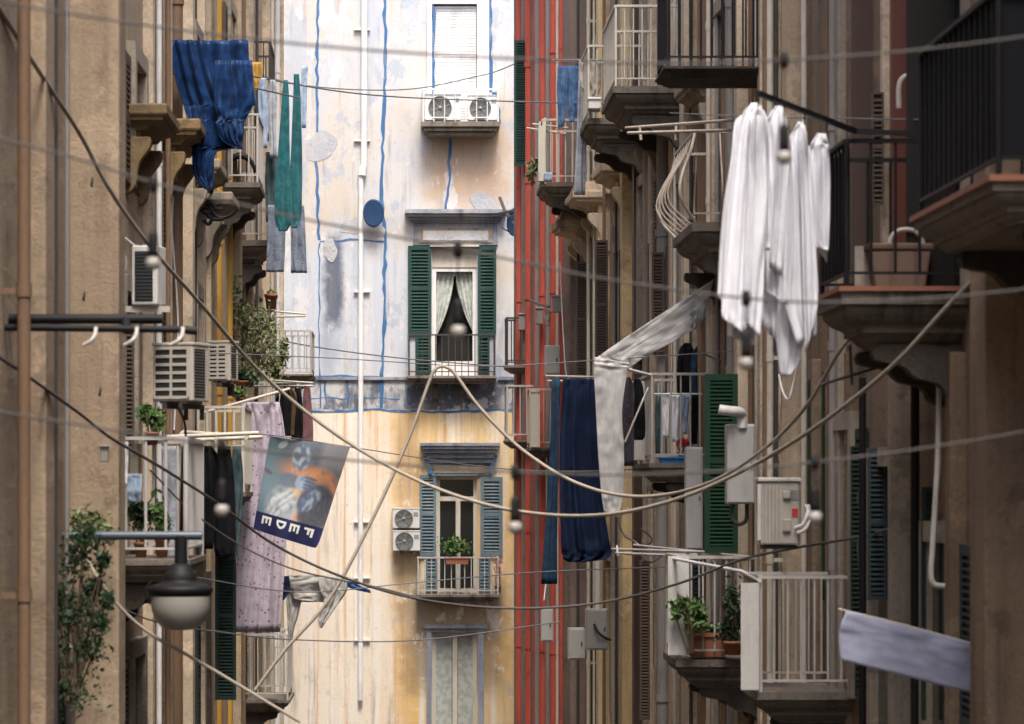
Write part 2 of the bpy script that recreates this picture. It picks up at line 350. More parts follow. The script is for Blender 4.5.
# ------------------------------------------------------------------ buildings
class Bld:
    def __init__(s, side, Y0, X0, Y1, X1, top, mat, label, name='apartment_building'):
        s.sg = 1 if side == 'R' else -1; s.Y0, s.Y1 = Y0, Y1
        s.b = (X1-X0)/(Y1-Y0); s.a = X0-s.b*Y0; s.top = top
        s.root = thing(name, (X0+s.sg*2, Y0, 0), label, 'building')
        o = s.sg*7
        m = MB(); m.hexa([(X0, Y0, 0), (X1, Y1, 0), (X1+o, Y1, 0), (X0+o, Y0, 0), (X0, Y0, top), (X1, Y1, top), (X1+o, Y1, top), (X0+o, Y0, top)])
        m.build('wall', mat, s.root)
        m = MB(); s.st(m, Y0, Y1, top-.05, top+.35, -.4, .45); m.build('cornice', 'stone', s.root)
    def X(s, Y): return s.a+s.b*Y
    def Yp(s, px): return s.a/((px-CX)/F-s.b)
    def st(s, m, Ya, Yb, z0, z1, d0, d1):
        q = s.sg
        p = [(s.X(Ya)-q*d1, Ya), (s.X(Yb)-q*d1, Yb), (s.X(Yb)-q*d0, Yb), (s.X(Ya)-q*d0, Ya)]
        return m.hexa([(x, y, z0) for x, y in p]+[(x, y, z1) for x, y in p])
    def face(s, pa, pb, L, mat, name='pilaster', py0=None, py1=None, z0=.0, z1=None):
        wall, outer = (max(pa, pb), min(pa, pb)) if s.sg > 0 else (min(pa, pb), max(pa, pb))
        Y = s.Yp(wall); d = abs(wall-outer)*Y/F
        if py0 is not None: z1 = ZP(py0, Y)
        if py1 is not None: z0 = ZP(py1, Y)
        m = MB(); s.st(m, Y, Y+L, z0, s.top-.1 if z1 is None else z1, -.02, d)
        return m.build(name, mat, s.root, .012)
    def pipe(s, pc, r, mat, z0=0, z1=None, off=.05, Y=None, joints=True, name='downpipe'):
        Y = Y or s.Yp(pc); x = s.X(Y)-s.sg*(r+off); z1 = z1 or s.top-.2
        if Y: x = XP(pc, Y)
        m = MB(); m.tube([(x, Y, z0), (x, Y, z1)], r, 12)
        if joints:
            z = z0+1.1
            while z < z1-.3:
                m.tube([(x, Y, z), (x, Y, z+.09)], r*1.22, 12)
                m.box(min(x, s.X(Y)), max(x, s.X(Y)), Y-.012, Y+.012, z+.02, z+.06)
                z += 2.05
        return m.build(name, mat, s.root)
    # louvred shutter leaf lying along the wall or standing square to it
    def hood(s, Y, L, z, d, h, mat='capital', bracket=True, arch=0):
        """moulded window hood: a cyma profile run along the wall and returned at both ends"""
        prof = [(.30, 0), (.34, .12), (.36, .2), (.48, .22), (.52, .30), (.62, .40), (.78, .47), (.88, .50), (.90, .62), (.97, .64), (1.0, .70), (1.0, .95), (.96, 1.0)]
        m = MB(); vs = []; fs = []; q = s.sg
        for f, t in prof:
            dd = d*f; e = (1-f)*d*.7
            for y, x in ((Y+e, .02), (Y+e, -dd), (Y+L-e, -dd), (Y+L-e, .02)): vs.append((s.X(y)+q*x, y, z+h*t))
        n = len(prof)
        for i in range(n-1):
            for j in range(3): a = i*4+j; fs.append((a, a+1, a+5, a+4))
        fs += [(0, 3, 2, 1), (4*n-4, 4*n-3, 4*n-2, 4*n-1)]
        m.add(vs, fs)
        if arch:
            for i in range(6):
                t0 = i/6; e = L*.5*(t0**1.6)*.85+.05; s.st(m, Y+e, Y+L-e, z+h*.98+arch*t0-.004, z+h*.98+arch*(t0+1/6), -.02, d*(.92-.12*t0))
        o = m.build('window_hood', mat, s.root)
        if bracket:
            for yy in (Y+.1, Y+L-.24):
                b = MB()
                sc_ = [(0, 0), (.58, 0), (.60, -.08), (.57, -.18), (.48, -.28), (.38, -.36), (.31, -.46), (.27, -.58), (.26, -.70), (.23, -.80), (.16, -.88), (.08, -.93), (0, -.96)]
                b.prism([(s.X(yy)-q*(a*d-.02*(a == 0)), z+c*h*1.9-.003) for a, c in sc_], yy, yy+.15)
                b.build('bracket', mat, o, .015)
        return o
    def window(s, Y, w, z, h, frame='pilgrey', sh='wood', glass='glass', ajar=None, shutters=True):
        m = MB(); s.st(m, Y, Y+w, z, z+h, -.05, .012); win = m.build('window', glass, s.root)
        m = MB()
        s.st(m, Y-.16, Y, z-.02, z+h+.16, -.02, .09); s.st(m, Y+w, Y+w+.16, z-.02, z+h+.16, -.02, .09); s.st(m, Y, Y+w, z+h, z+h+.16, -.02, .088)
        m.build('frame', frame, win)
        if shutters:
            for a, b in ((Y-.16-w/2, Y-.17), (Y+w+.17, Y+w+.16+w/2)):
                m = MB(); s.leaf_wall(m, a, b, z, z+h); m.build('shutter', sh, win)
        return win
    def leaf_wall(s, m, Ya, Yb, z0, z1, d0=.012, d1=.05):
        s.st(m, Ya, Ya+.06, z0, z1, d0, d1); s.st(m, Yb-.06, Yb, z0, z1, d0, d1)
        for zz in (z0, (z0+z1)/2-.04, z1-.08): s.st(m, Ya+.06, Yb-.06, zz, zz+.08, d0, d1-.003)
        z = z0+.1
        while z < z1-.1:
            s.st(m, Ya+.06, Yb-.06, z, z+.022, d0+.004, d1-.004); z += .055
        s.st(m, Ya+.06, Yb-.06, z0+.08, z1-.08, d0, d0+.006)
def leaf_face(m, x0, x1, z0, z1, Y, th=.04, pitch=.055, mid=True):
    """louvred leaf in a plane facing down the street"""
    x0, x1 = sorted((x0, x1)); z0, z1 = sorted((z0, z1)); fr = min(.07, (x1-x0)*.16)
    m.box(x0, x0+fr, Y, Y+th, z0, z1); m.box(x1-fr, x1, Y, Y+th, z0, z1)
    rails = [z0, z1-fr*1.2]+([(z0+z1)/2] if mid else [])
    for z in rails: m.box(x0+fr, x1-fr, Y+.003, Y+th-.003, z, z+fr*1.2)
    z = z0+fr*1.2+.01
    while z < z1-fr*1.2-.03:
        m.add([(x0+fr, Y+.004, z), (x1-fr, Y+.004, z), (x1-fr, Y+th-.012, z+pitch*.5), (x0+fr, Y+th-.012, z+pitch*.5),
               (x0+fr, Y+.004, z+.010), (x1-fr, Y+.004, z+.010), (x1-fr, Y+th-.012, z+pitch*.5+.010), (x0+fr, Y+th-.012, z+pitch*.5+.010)],
              [(3, 2, 1, 0), (4, 5, 6, 7), (0, 1, 5, 4), (1, 2, 6, 5), (2, 3, 7, 6), (3, 0, 4, 7)])
        z += pitch
    m.box(x0+fr, x1-fr, Y+th-.006, Y+th-.002, z0+fr, z1-fr)

TOP = 18.8
R1 = Bld('R', -22, 4.577, 30.5, 4.10, 17.5, 'wallR1', 'shade-darkened taupe apartment building nearest on the right, carrying the black railed balcony')
R2 = Bld('R', 30.5, 3.88, 42.6, 3.47, TOP, 'wallR2', 'pinkish beige apartment building halfway down the right side, with dull white balconies')
R2b = Bld('R', 42.61, 3.47, 50.2, 3.15, TOP+.6, 'wallR2b', 'narrow yellow apartment building with dark brown pilasters beside the red pipes')
R3 = Bld('R', 50.21, 2.85, 54.0, 2.05, TOP, 'wallR3', 'grey brown apartment building striped with tall red pipes at the far right corner')
L1 = Bld('L', -22, -3.10, 30, -2.58, 17.5, 'wallL1', 'warm beige apartment building nearest on the left, behind the street lantern')
L2 = Bld('L', 30.01, -2.58, 40.5, -2.50, TOP, 'wallL2', 'grey beige apartment building on the left with ochre brown window hoods')
L3 = Bld('L', 40.51, -2.50, 53.9, -2.285, TOP, 'wallL3', 'ochre grey apartment building on the far left with a yellow pipe on its near edge')

# --- right strips
R2.face(737, 756, .25, 'pil'); R2.face(760, 781, .2, 'pil'); R2.face(712, 720, .3, 'pil'); R2.face(700, 706, .2, 'brownpipe'); R2.face(684, 697, .3, 'pil')
R2.face(671, 679, .3, 'pil'); R2.face(650, 656, .3, 'pil')
R2.pipe(663, .085, 'greypipe', Y=39.7); R2.pipe(731, .05, 'greypipe', Y=33.6); R2.pipe(724, .03, 'brownpipe', Y=34.2, joints=False); R2.pipe(709, .035, 'cream', Y=35.2)
R2.pipe(681.5, .03, 'greypipe', Y=37.6, joints=False); R2.pipe(646, .05, 'pilgrey', Y=41.6)
for px, r_, mt, Y in ((757.5, .03, 'cream', 31.6), (765, .025, 'brownpipe', 30.46), (770, .035, 'cream', 30.44), (776, .02, 'iron', 30.45)): R2.pipe(px, r_, mt, Y=Y, joints=r_ > .03)
R2b.face(634, 642, .25, 'brown'); R2b.face(622, 632, .3, 'wallR2b'); R2b.face(612, 619, .3, 'pilgrey'); R2b.face(598, 610, .3, 'wallR2b'); R2b.face(590, 597, .3, 'brown')
R2b.face(582, 588, .2, 'pilgrey'); R2b.face(572, 580, .2, 'wallR2b')
R2b.pipe(620.5, .035, 'greypipe', Y=44.6); R2b.pipe(588.5, .03, 'cream', Y=47.9)
for pc, r, j in ((519.5, .065, 1), (529, .07, 1), (536, .04, 0), (543.5, .07, 1), (554, .07, 1), (561.5, .045, 1)):
    R3.pipe(pc, r, 'red', Y=R3.Yp(pc)-r*.7, joints=bool(j), name='red_pipe')
R3.face(523.5, 526, .1, 'wallR3'); R3.face(547, 549.5, .1, 'greypipe'); R3.face(537.5, 539, .06, 'greypipe')
R3.pipe(537, .03, 'greypipe', Y=R3.Yp(537)-.04, joints=False); R3.pipe(557.5, .03, 'cream', Y=R3.Yp(557.5)-.04, joints=False); R3.pipe(523, .025, 'greypipe', Y=R3.Yp(523)-.04, joints=False)
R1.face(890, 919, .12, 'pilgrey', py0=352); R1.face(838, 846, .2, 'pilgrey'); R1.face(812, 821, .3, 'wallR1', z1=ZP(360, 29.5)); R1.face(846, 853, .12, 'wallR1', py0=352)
R1.face(853, 873, .12, 'brown', 'door_jamb', -30, 292); R1.face(883, 891, .15, 'pil', py0=-30, py1=292); R1.face(892, 907, .12, 'redwood', 'door_jamb', -30, 292); R1.face(907, 956, .05, 'dark', 'doorway', -30, 292)
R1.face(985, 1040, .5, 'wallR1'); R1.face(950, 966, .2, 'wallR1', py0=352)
R1.pipe(862.5, .03, 'black', Y=24.9, z1=ZP(378, 24.9), joints=False); R1.pipe(833, .04, 'greypipe', Y=28); R1.pipe(915, .035, 'black', Y=23.6, z1=ZP(378, 23.6), joints=False)
R1.pipe(804, .03, 'cream', Y=29.9, joints=False); R1.pipe(827, .02, 'brownpipe', Y=28.6, joints=False)
# --- left strips
L1.face(70, 119, .5, 'wallL1'); L1.face(30, 46, .5, 'wallL1')
L2.face(143, 153, .25, 'pil'); L2.face(163, 171, .2, 'pil'); L2.face(183, 193, .3, 'pil'); L2.face(197, 205, .25, 'pil'); L2.face(206, 211, .2, 'wallL3')
L2.pipe(176, .075, 'brownpipe', Y=33.4); L2.pipe(159, .03, 'white', Y=31); L2.pipe(195, .025, 'iron', Y=36.2, joints=False)
L3.pipe(217, .072, 'yellow', Y=41.0); L3.face(233, 241, .3, 'wallL3'); L3.face(246, 253, .3, 'pil'); L3.face(262, 270, .3, 'pil'); L3.face(275, 283, .3, 'pil')
L3.pipe(229, .055, 'yellow', Y=43.0); L3.pipe(212, .03, 'greypipe', Y=40.7)
L3.pipe(277, .05, 'white', Y=53.6)
for pa, pb_, L, mt, z0, z1 in ((741, 747, .1, 'wood', 8.2, 10.6), (706, 711, .1, 'wood', 9.2, 12.0), (666, 670, .1, 'wood', 8.4, 11.2), (648, 652, .1, 'wood', 8.4, 11.4), (757, 760, .1, 'brown', 5, 9.6)):
    R2.face(pa, pb_+3, L, mt, 'louvre_edge', z0=z0, z1=z1)
for px, r_, mt, Y in ((691, .022, 'iron', 36.9), (675, .025, 'cream', 38.4), (699, .02, 'brownpipe', 36.2), (717, .025, 'greypipe', 34.8), (744, .022, 'iron', 32.5), (751, .03, 'brownpipe', 32.0)): R2.pipe(px, r_, mt, Y=Y, joints=False)
for px, r_, mt, Y in ((604, .025, 'brownpipe', 46.7), (616, .02, 'iron', 45.1), (594, .02, 'cream', 47.4), (578, .025, 'iron', 49.6)): R2b.pipe(px, r_, mt, Y=Y, joints=False)
for px, r_, mt, Y in ((148, .02, 'iron', 30.6), (168, .03, 'brownpipe', 32.2), (190, .03, 'brownpipe', 35.2), (203, .025, 'cream', 38.2), (155, .025, 'greypipe', 31.2)): L2.pipe(px, r_, mt, Y=Y, joints=False)
for px, r_, mt, Y in ((244, .03, 'brownpipe', 45.4), (257, .025, 'iron', 47.6), (272, .03, 'cream', 51)): L3.pipe(px, r_, mt, Y=Y, joints=False)
L1.pipe(24, .045, 'brownpipe', Y=20.2); L1.pipe(56, .014, 'iron', Y=22.2, joints=False); L1.pipe(67, .02, 'greypipe', Y=23.2, joints=False)
R1.pipe(1004, .04, 'greypipe', Y=20.6); R1.pipe(975, .018, 'iron', Y=21.6, joints=False)
# hoods
Y = 28.6; L1.hood(28.3, 1.5, ZP(135, 28.3), .40, .30)
L2.hood(32.2, 1.6, ZP(150, 32.2), .42, .34); L2.hood(35.6, 1.6, ZP(187, 35.6), .40, .34, 'stone')
L2.hood(38.6, 1.5, ZP(215, 38.6), .36, .3, 'stone')
for po, pw, py, Y, mt in ((690, 722, 101, 35.4, 'stone'), (632, 662, 138, 40.4, 'stone')):
    R2.hood(Y, 1.5, ZP(py, Y), R2.X(Y)-XP(po, Y), .34, mt, True, .16)
for po, py, Y in ((601, 186, 44.4), (573, 212, 46.8), (557, 240, 48.7)):
    R2b.hood(Y, 1.3, ZP(py, Y), R2b.X(Y)-XP(po, Y), .34, 'pil', True, .2)
# windows along the side walls
for b, Y, w, z, h, sh in ((R2, 41.6, 1.1, 9.9, 2.4, 'wood'), (R2, 37.5, 1.1, 9.4, 2.5, 'wood'), (R2, 33.9, 1.1, 11.1, 2.4, 'wood'), (R2, 35.6, 1.0, 8.35, 1.9, 'wood'),
                          (R2, 31.6, 1.1, 6.3, 2.2, 'greendark'), (R2, 40.8, 1.0, 5.6, 2.4, 'wood'), (R2, 38, 1.1, 13.3, 2.3, 'wood'), (R2, 42.5, 1.0, 13.4, 2.2, 'wood'),
                          (R2b, 44.9, 1.0, 8.9, 2.7, 'wood'), (R2b, 47.7, 1.0, 8.9, 2.7, 'wood'), (R2b, 47.8, 1.0, 12.95, 2.2, 'wood'), (R2b, 46, 1.0, 4.5, 2.4, 'wood'),
                          (R1, 27.1, 1.0, 6.15, 2.4, 'greenR'), (R1, 21.9, 1.0, 9.5, 2.4, 'redwood'), (R1, 22.3, 1.1, 5.0, 2.6, 'bluegrey'), (R1, 24.9, 1.0, 5.2, 3.0, 'bluegrey'), (R1, 17, 1.0, 9.8, 2.4, 'redwood'),
                          
                          (L1, 27.6, 1.1, 7.45, 2.4, 'wood'), (L1, 28.4, 1.1, 4.2, 2.2, 'wood'), (L1, 23.6, 1.1, 4.4, 2.2, 'greendark'), (L1, 28.6, 1.0, 10.9, 1.2, 'wood'),
                          (L2, 32.6, 1.1, 9.2, 2.2, 'wood'), (L2, 36.4, 1.1, 7.95, 2.4, 'wood'), (L2, 36.2, 1.0, 11.5, 2.0, 'wood'), (L2, 37.5, 1.0, 4.4, 2.4, 'greendark'),
                          (L3, 42.4, 1.0, 12.4, 2.4, 'wood'), (L3, 45.6, 1.0, 11.85, 2.3, 'wood'), (L3, 48.6, 1.0, 8.75, 2.4, 'wood'), (L3, 52.4, 1.0, 10.0, 2.4, 'wood'), (L3, 46.5, 1.0, 4.8, 2.4, 'greendark')):
    b.window(Y, w, z, h, sh=sh)

# ------------------------------------------------------------------ balconies (parts of their buildings)
def balcony(b, pout, py, Y, L, rail='railgrey', rh=1.05, style='bars', slab='slab', th=.3, net=None, edge=None, pitch=.115, br=.011, bracket=True, belly=0):
    q = b.sg; xo = XP(pout, Y); z = ZP(py, Y)
    m = MB(); vs = []; fs = []
    prof = [(0, 0), (0, -.24), (.03, -.26), (.03, -.34), (.045, -.42), (.075, -.52), (.12, -.60), (.13, -.64), (.13, -.74), (.16, -.76), (.19, -.88), (.22, -.94), (.22, -1)]
    kx = min(1.6, max(.6, th/.28))
    for e, t in prof:
        e *= kx; x1 = xo+q*e
        for x, y in ((b.X(Y+e)+q*.02, Y+e), (x1, Y+e), (x1, Y+L-e), (b.X(Y+L-e)+q*.02, Y+L-e)): vs.append((x, y, z+th*t))
    n = len(prof)
    for i in range(n-1):
        for j in range(3): a_ = i*4+j; fs.append((a_, a_+1, a_+5, a_+4))
    fs += [(0, 1, 2, 3), (4*n-1, 4*n-2, 4*n-3, 4*n-4)]
    m.add(vs, fs)
    s = m.build('balcony_slab', slab, b.root)
    if edge:
        m = MB(); t = .035
        m.hexa([(x, y, zz) for zz in (z, z+t) for x, y in ((xo-q*.025, Y-.025), (xo-q*.025, Y+L+.025), (b.X(Y+L)-q*.005, Y+L+.025), (b.X(Y)-q*.005, Y-.025))])
        m.build('edge_tile', edge, s); z += t
    if bracket:
        W = abs(b.X(Y)-xo)
        for yy in (Y+.22, Y+L-.42):
            m = MB()
            prof = [(-.02, 0), (.70, 0), (.72, -.08), (.70, -.16), (.62, -.2), (.52, -.22), (.45, -.28), (.41, -.36), (.36, -.42), (.27, -.45), (.2, -.48), (.15, -.56), (.13, -.66), (.08, -.72), (-.02, -.78)]
            m.prism([(b.X(yy)-q*W*a, z-th-.004+c*.55-(t if edge else 0)) for a, c in prof], yy, yy+.18)
            m.build('bracket', 'slabdark' if slab == 'slab' else slab, s)
    m = MB(); c = [(b.X(Y+.04), Y+.04), (xo+q*.04, Y+.04), (xo+q*.04, Y+L-.04), (b.X(Y+L-.04), Y+L-.04)]
    for i in range(3):
        (xa, ya), (xb, yb) = c[i], c[i+1]
        m.bar((xa, ya, z+rh), (xb, yb, z+rh), .045, .03)
        m.bar((xa, ya, z+.1), (xb, yb, z+.1), .025, .02)
        n = max(2, round(math.hypot(xb-xa, yb-ya)/pitch))
        for j in range(n+1):
            if i < 2 and j == n: continue
            t_ = j/n; x, y = xa+(xb-xa)*t_, ya+(yb-ya)*t_
            post = (i == 1 and j == 0) or (i == 2 and j == 0)
            rr = br*1.7 if post else br
            if belly:
                ox, oy = ((0, -1), (-q, 0), (0, 1))[i]
                if post: ox, oy = -q*.7, (-.7 if i == 1 else .7)
                pts = [Vector((x+ox*belly*f, y+oy*belly*f, z+rh*hh)) for hh, f in ((.0, .0), (.1, .42), (.22, .85), (.36, 1), (.55, .78), (.78, .3), (1, 0))]
                m.tube(pts, rr, 6, True, 3)
            else:
                m.tube([(x, y, z+.0 if post else z+.1), (x, y, z+rh)], rr, 6)
    r = m.build('railing', rail, s)
    if net:
        for i, spec in net.items():
            (xa, ya), (xb, yb) = c[i], c[i+1]
            ox, oy = ((0, .02), (q*.02, 0), (0, -.02))[i]
            n = MB(); a0, a1 = spec
            n.bar((xa+ox, ya+oy, z+a0+(a1-a0)/2), (xb+ox, yb+oy, z+a0+(a1-a0)/2), .01, a1-a0)
            n.build('shade_net', 'mesh', r)
    return s, xo, z
balcony(R1, 842, 291, 22.0, 1.36, 'black', 1.07, slab='slab', th=.40, net={1: (.12, 1.02)}, edge='tile', pitch=.19, br=.012)
balcony(R1, 993, 181, 16.9, 2.6, 'black', 1.05, slab='slab', th=.22, net={0: (.1, 1.04), 1: (.1, 1.04)}, edge='tile', pitch=.17)
balcony(R2, 649, 463, 35, 2.0, 'railgrey', 1.04, th=.22)
balcony(R2, 676, 660, 31, 1.5, 'railgrey', 1.06)
balcony(R1, 757, 692, 27.2, 1.3, 'railgrey', 1.04)
balcony(R2, 692, 222, 33, 2.3, 'railbeige', 1.0, th=.42, belly=.27, pitch=.36, br=.011)
balcony(R2, 613, 86, 38, 2.2, 'cream', 1.02, th=.36)
balcony(R2, 586, 118, 42.2, 1.7, 'cream', 1.02, th=.36)
balcony(R2b, 541, 182, 48, 1.6, 'cream', 1.0, th=.3)
balcony(R2, 664, 66, 30.6, 1.1, 'black', 1.0, th=.10, slab='slabdark', bracket=False)
balcony(R3, 528, 448, 51.0, 1.0, 'cream', 1.0, th=.16, bracket=False)
balcony(R3, 505, 440, 52.6, 1.0, 'railgrey', .95, th=.14, bracket=False)
balcony(R3, 505, 366, 53.0, .8, 'iron', .85, th=.12, bracket=False)
balcony(L1, 190, 560, 26.6, 2.2, 'railgrey', 1.08, th=.2, pitch=.2, br=.015)
balcony(L2, 246, 492, 36, 1.8, 'cream', 1.02, th=.22, br=.018)
balcony(L3, 260, 182, 42, 1.6, 'railgrey', .95, th=.3)
balcony(L3, 270, 240, 45, 1.6, 'railgrey', 1.0, th=.36)
balcony(L3, 313, 374, 52, 1.8, 'railgrey', .75, th=.12)
balcony(L3, 300, 446, 48, 1.8, 'railgrey', 1.02, th=.2)
balcony(L3, 290, 700, 46, 1.8, 'railgrey', 1.0, th=.2)
balcony(L3, 272, 104, 48, 1.7, 'iron', 1.0, th=.3)
exec_marker = None
# ------------------------------------------------------------------ the building that closes the street
EY = 60.0
def ex(px): return XP(px, EY)
def ez(py): return ZP(py, EY)
END = thing('apartment_building', (1.1, EY, 0), 'pale plaster apartment building with an ochre lower wall, closing the far end of the street', 'building')
xa, xb = ex(432), ex(477)
m = MB()
m.box(-11, xa, EY, EY+.5, 0, 23).box(xb, 11, EY, EY+.5, 0, 23)
for z0, z1 in ((0, 2.7), (ez(632), ez(592)), (ez(476), ez(376)), (ez(247), ez(127)), (ez(4), 23)): m.box(xa, xb, EY, EY+.5, z0, z1)
m.build('wall', 'end', END)
m = MB(); m.box(-11, 11, EY+1.6, EY+7, 0, 23); m.build('room_wall', 'dark', END)
m = MB()
for z in (2.69, ez(592)-.01, ez(376)-.01, ez(127)-.01): m.box(-3, 5, EY+.5, EY+1.6, z-.2, z)
m.build('floor_slab', 'dark', END)
def ribbon(name, pts, w, mat='bluepaint', th=.005, wob=.02, par=None, seed=0):
    r = random.Random(seed); pts = [Vector((ex(a), 0, ez(b))) for a, b in pts]; out = []
    for i in range(len(pts)-1):
        n = max(2, int((pts[i+1]-pts[i]).length/.16))
        for j in range(n): out.append(pts[i].lerp(pts[i+1], j/n))
    out.append(pts[-1]); m = MB(); vs = []; fs = []
    for i, p in enumerate(out):
        t = (out[min(i+1, len(out)-1)]-out[max(i-1, 0)]).normalized(); nn = Vector((-t.z, 0, t.x))
        o = nn*r.uniform(-wob, wob); ww = w*r.uniform(.45, 1.0)/2
        for y in (EY+.002, EY-th):
            vs += [p+o+nn*ww+Vector((0, y, 0)), p+o-nn*ww+Vector((0, y, 0))]
    for i in range(len(out)-1):
        a = i*4; b = a+4
        fs += [(a, b, b+2, a+2), (a+1, a+3, b+3, b+1), (a+2, b+2, b+3, a+3), (a, a+1, b+1, b)]
    m.add(vs, fs); return m.build(name, mat, par or END)
ribbon('painted_seam', [(318, -10), (317, 70), (318, 120), (316, 160), (319, 240)], .075, seed=1)
ribbon('painted_seam', [(319, 243), (319, 300), (320, 408)], .035, seed=2)
ribbon('painted_seam', [(385, -10), (385, 70), (383, 130), (381, 200), (385, 240), (384, 330), (381, 408)], .085, seed=3)
ribbon('painted_seam', [(320, 241), (350, 240), (384, 241)], .05, th=.006, seed=4)
ribbon('painted_seam', [(450, 136), (449, 180), (446, 212)], .07, seed=5)
ribbon('painted_seam', [(290, 378), (340, 376), (405, 379)], .06, seed=6)
ribbon('painted_seam', [(288, 410), (330, 411), (380, 410), (440, 412), (516, 410)], .07, seed=7)
for x in (325, 347, 381, 406, 447): ribbon('painted_seam', [(x, 381), (x+1, 408)], .05, th=.004, seed=x)
ribbon('painted_seam', [(500, 378), (516, 379)], .06, seed=17)
ribbon('painted_seam', [(290, 398), (400, 399)], .03, th=.003, seed=27)
ribbon('painted_seam', [(434, -12), (433, 72), (433, 94)], .10, seed=8)
ribbon('painted_seam', [(490, -12), (490, 70), (491, 92)], .12, seed=9)
ribbon('painted_seam', [(494, 92), (497, 112), (499, 124)], .14, seed=10)
for i, (px, py, rx, rz) in enumerate(((321, 146, .30, .30), (353, 226, .24, .17), (371, 230, .26, .18), (483, 202, .24, .22), (330, 250, .16, .2))):
    m = MB(); r = random.Random(i); n = 30; o = [r.uniform(-.06, .06) for _ in range(n)]
    poly = [(ex(px)+rx*(1+o[j]+.14*math.sin(j*.42+i)+.08*math.sin(j*1.05+2*i))*math.cos(6.2832*j/n), ez(py)+rz*(1+o[j]+.14*math.sin(j*.42+i)+.08*math.sin(j*1.05+2*i))*math.sin(6.2832*j/n)) for j in range(n)]
    m.prism(poly, EY-.007-.0008*i, EY+.002); m.build('plaster_patch', 'patch', END)
# band ledge
m = MB(); m.box(-4, xa-.5, EY-.05, EY+.01, ez(380), ez(377)); m.box(ex(498), 6, EY-.05, EY+.01, ez(380), ez(377)); m.build('ledge', 'stone_blue', END)
# downpipe
m = MB(); x = ex(362)
m.tube([(x+.05, EY-.09, ez(-20)), (x+.04, EY-.09, ez(168))], .062, 12); m.tube([(x-.02, EY-.085, ez(168)), (x-.03, EY-.085, ez(700))], .05, 12); m.tube([(x, EY-.09, ez(176)), (x+.02, EY-.09, ez(166))], .085, 12)
for py in (30, 141, 292, 522, 578, 640): m.box(x-.16, x+.16, EY-.07, EY+.01, ez(py)-.012, ez(py)+.012)
dp = m.build('downpipe', 'white', END)
# upper window
def frame(m, x0, x1, z0, z1, y, w, d=.06):
    m.box(x0, x0+w, y, y+d, z0, z1).box(x1-w, x1, y, y+d, z0, z1).box(x0+w, x1-w, y, y+d, z1-w, z1).box(x0+w, x1-w, y, y+d, z0, z0+w)
def hw(name, mat, par, *boxes, bevel=0):
    m = MB()
    for b in boxes: m.box(*b)
    return m.build(name, mat, par, bevel)
def eb(p0, p1, q0, q1, y0, y1): return (ex(p0), ex(p1), y0, y1, ez(q1), ez(q0))
w1 = hw('window', 'dark', END, eb(432.5, 476.5, 268, 375.5, EY+.42, EY+.46))
m = MB(); frame(m, ex(432), ex(477), ez(376), ez(267), EY+.10, .085, .07); m.build('frame', 'white', w1)
hw('shutter_box', 'cream', w1, eb(432, 477, 247.5, 267, EY+.08, EY+.35))
hw('lower_panel', 'white', w1, eb(433.8, 475.2, 361, 373.5, EY+.12, EY+.15))
def curtain(side):
    m = MB(); nu, nv = 26, 24; vs = []; fs = []
    xw = ex(434.5) if side < 0 else ex(474.5)
    for i in range(nv+1):
        v = i/nv; py = 271+v*(66 if side < 0 else 62)
        inner = ex(455.5+side*-0.6) if v < .05 else ex(455+side*(1+18.5*v**1.9))
        if side < 0: inner = min(inner, ex(456))
        for j in range(nu+1):
            u = j/nu; x = xw+(inner-xw)*u
            vs.append((x, EY+.24+.035*math.sin(u*24+v*1.5)*(.5+.5*v), ez(py)))
    for i in range(nv):
        for j in range(nu): a = i*(nu+1)+j; fs.append((a, a+1, a+nu+2, a+nu+1))
    m.add(vs, fs, True); o = m.build('curtain', 'curtain', w1); s = o.modifiers.new('thick', 'SOLIDIFY'); s.thickness = .008
curtain(-1); curtain(1)
for x0, x1, y0, y1 in ((408, 431.4, 246, 335), (416, 431, 336, 375), (477.8, 496, 247, 335), (478, 489.5, 336, 375)):
    m = MB(); leaf_face(m, ex(x0), ex(x1), ez(y1), ez(y0), EY-.075 if y0 < 300 else EY-.06, .055, .066); m.build('shutter', 'green', w1)
hw('sill_lintel', 'cream', w1, eb(430, 479, 245.4, 247, EY-.1, EY+.02))
# cornice of the upper window
m = MB(); m.prism([(ex(413), ez(245)), (ex(498), ez(245)), (ex(497), ez(223)), (ex(414), ez(223))], EY-.06, EY+.01)
cn = m.build('window_cornice', 'stone_blue', END)
m = MB()
for p0, p1, q0, q1, d in ((405, 506, 210.5, 214.5, .30), (407, 504, 214.5, 217.5, .25), (409.5, 501.5, 217.5, 220.5, .17), (412, 500, 220.5, 223, .11)): m.box(*eb(p0, p1, q0, q1, EY-d, EY+.01))
m.build('cornice_top', 'stone_blue', cn)
hw('panel', 'stone', cn, eb(419, 492, 228, 243, EY-.075, EY-.058), bevel=.01); hw('panel', 'patch', cn, eb(423, 488, 231, 241, EY-.086, EY-.073), bevel=.01)
# lower cornice: flared top
m = MB()
for i, (p, q0, q1, d) in enumerate(((0, 443, 446, .34), (1.5, 446, 449, .31), (3.5, 449, 453, .25), (6, 453, 458, .18), (8, 458, 463, .12))): m.box(*eb(420+p, 500-p, q0, q1, EY-d, EY+.01))
cn2 = m.build('window_cornice', 'stone_blue', END); hw('frieze', 'stone_blue', cn2, eb(429, 491, 463, 475, EY-.05, EY+.01)); hw('panel', 'stone', cn2, eb(434, 486, 465, 473, EY-.07, EY-.045))
ribbon('painted_seam', [(424, 456), (430, 466), (431, 474)], .07, par=cn2, th=.13, seed=31)
ribbon('painted_seam', [(497, 456), (491, 466), (490, 474)], .07, par=cn2, th=.13, seed=32)
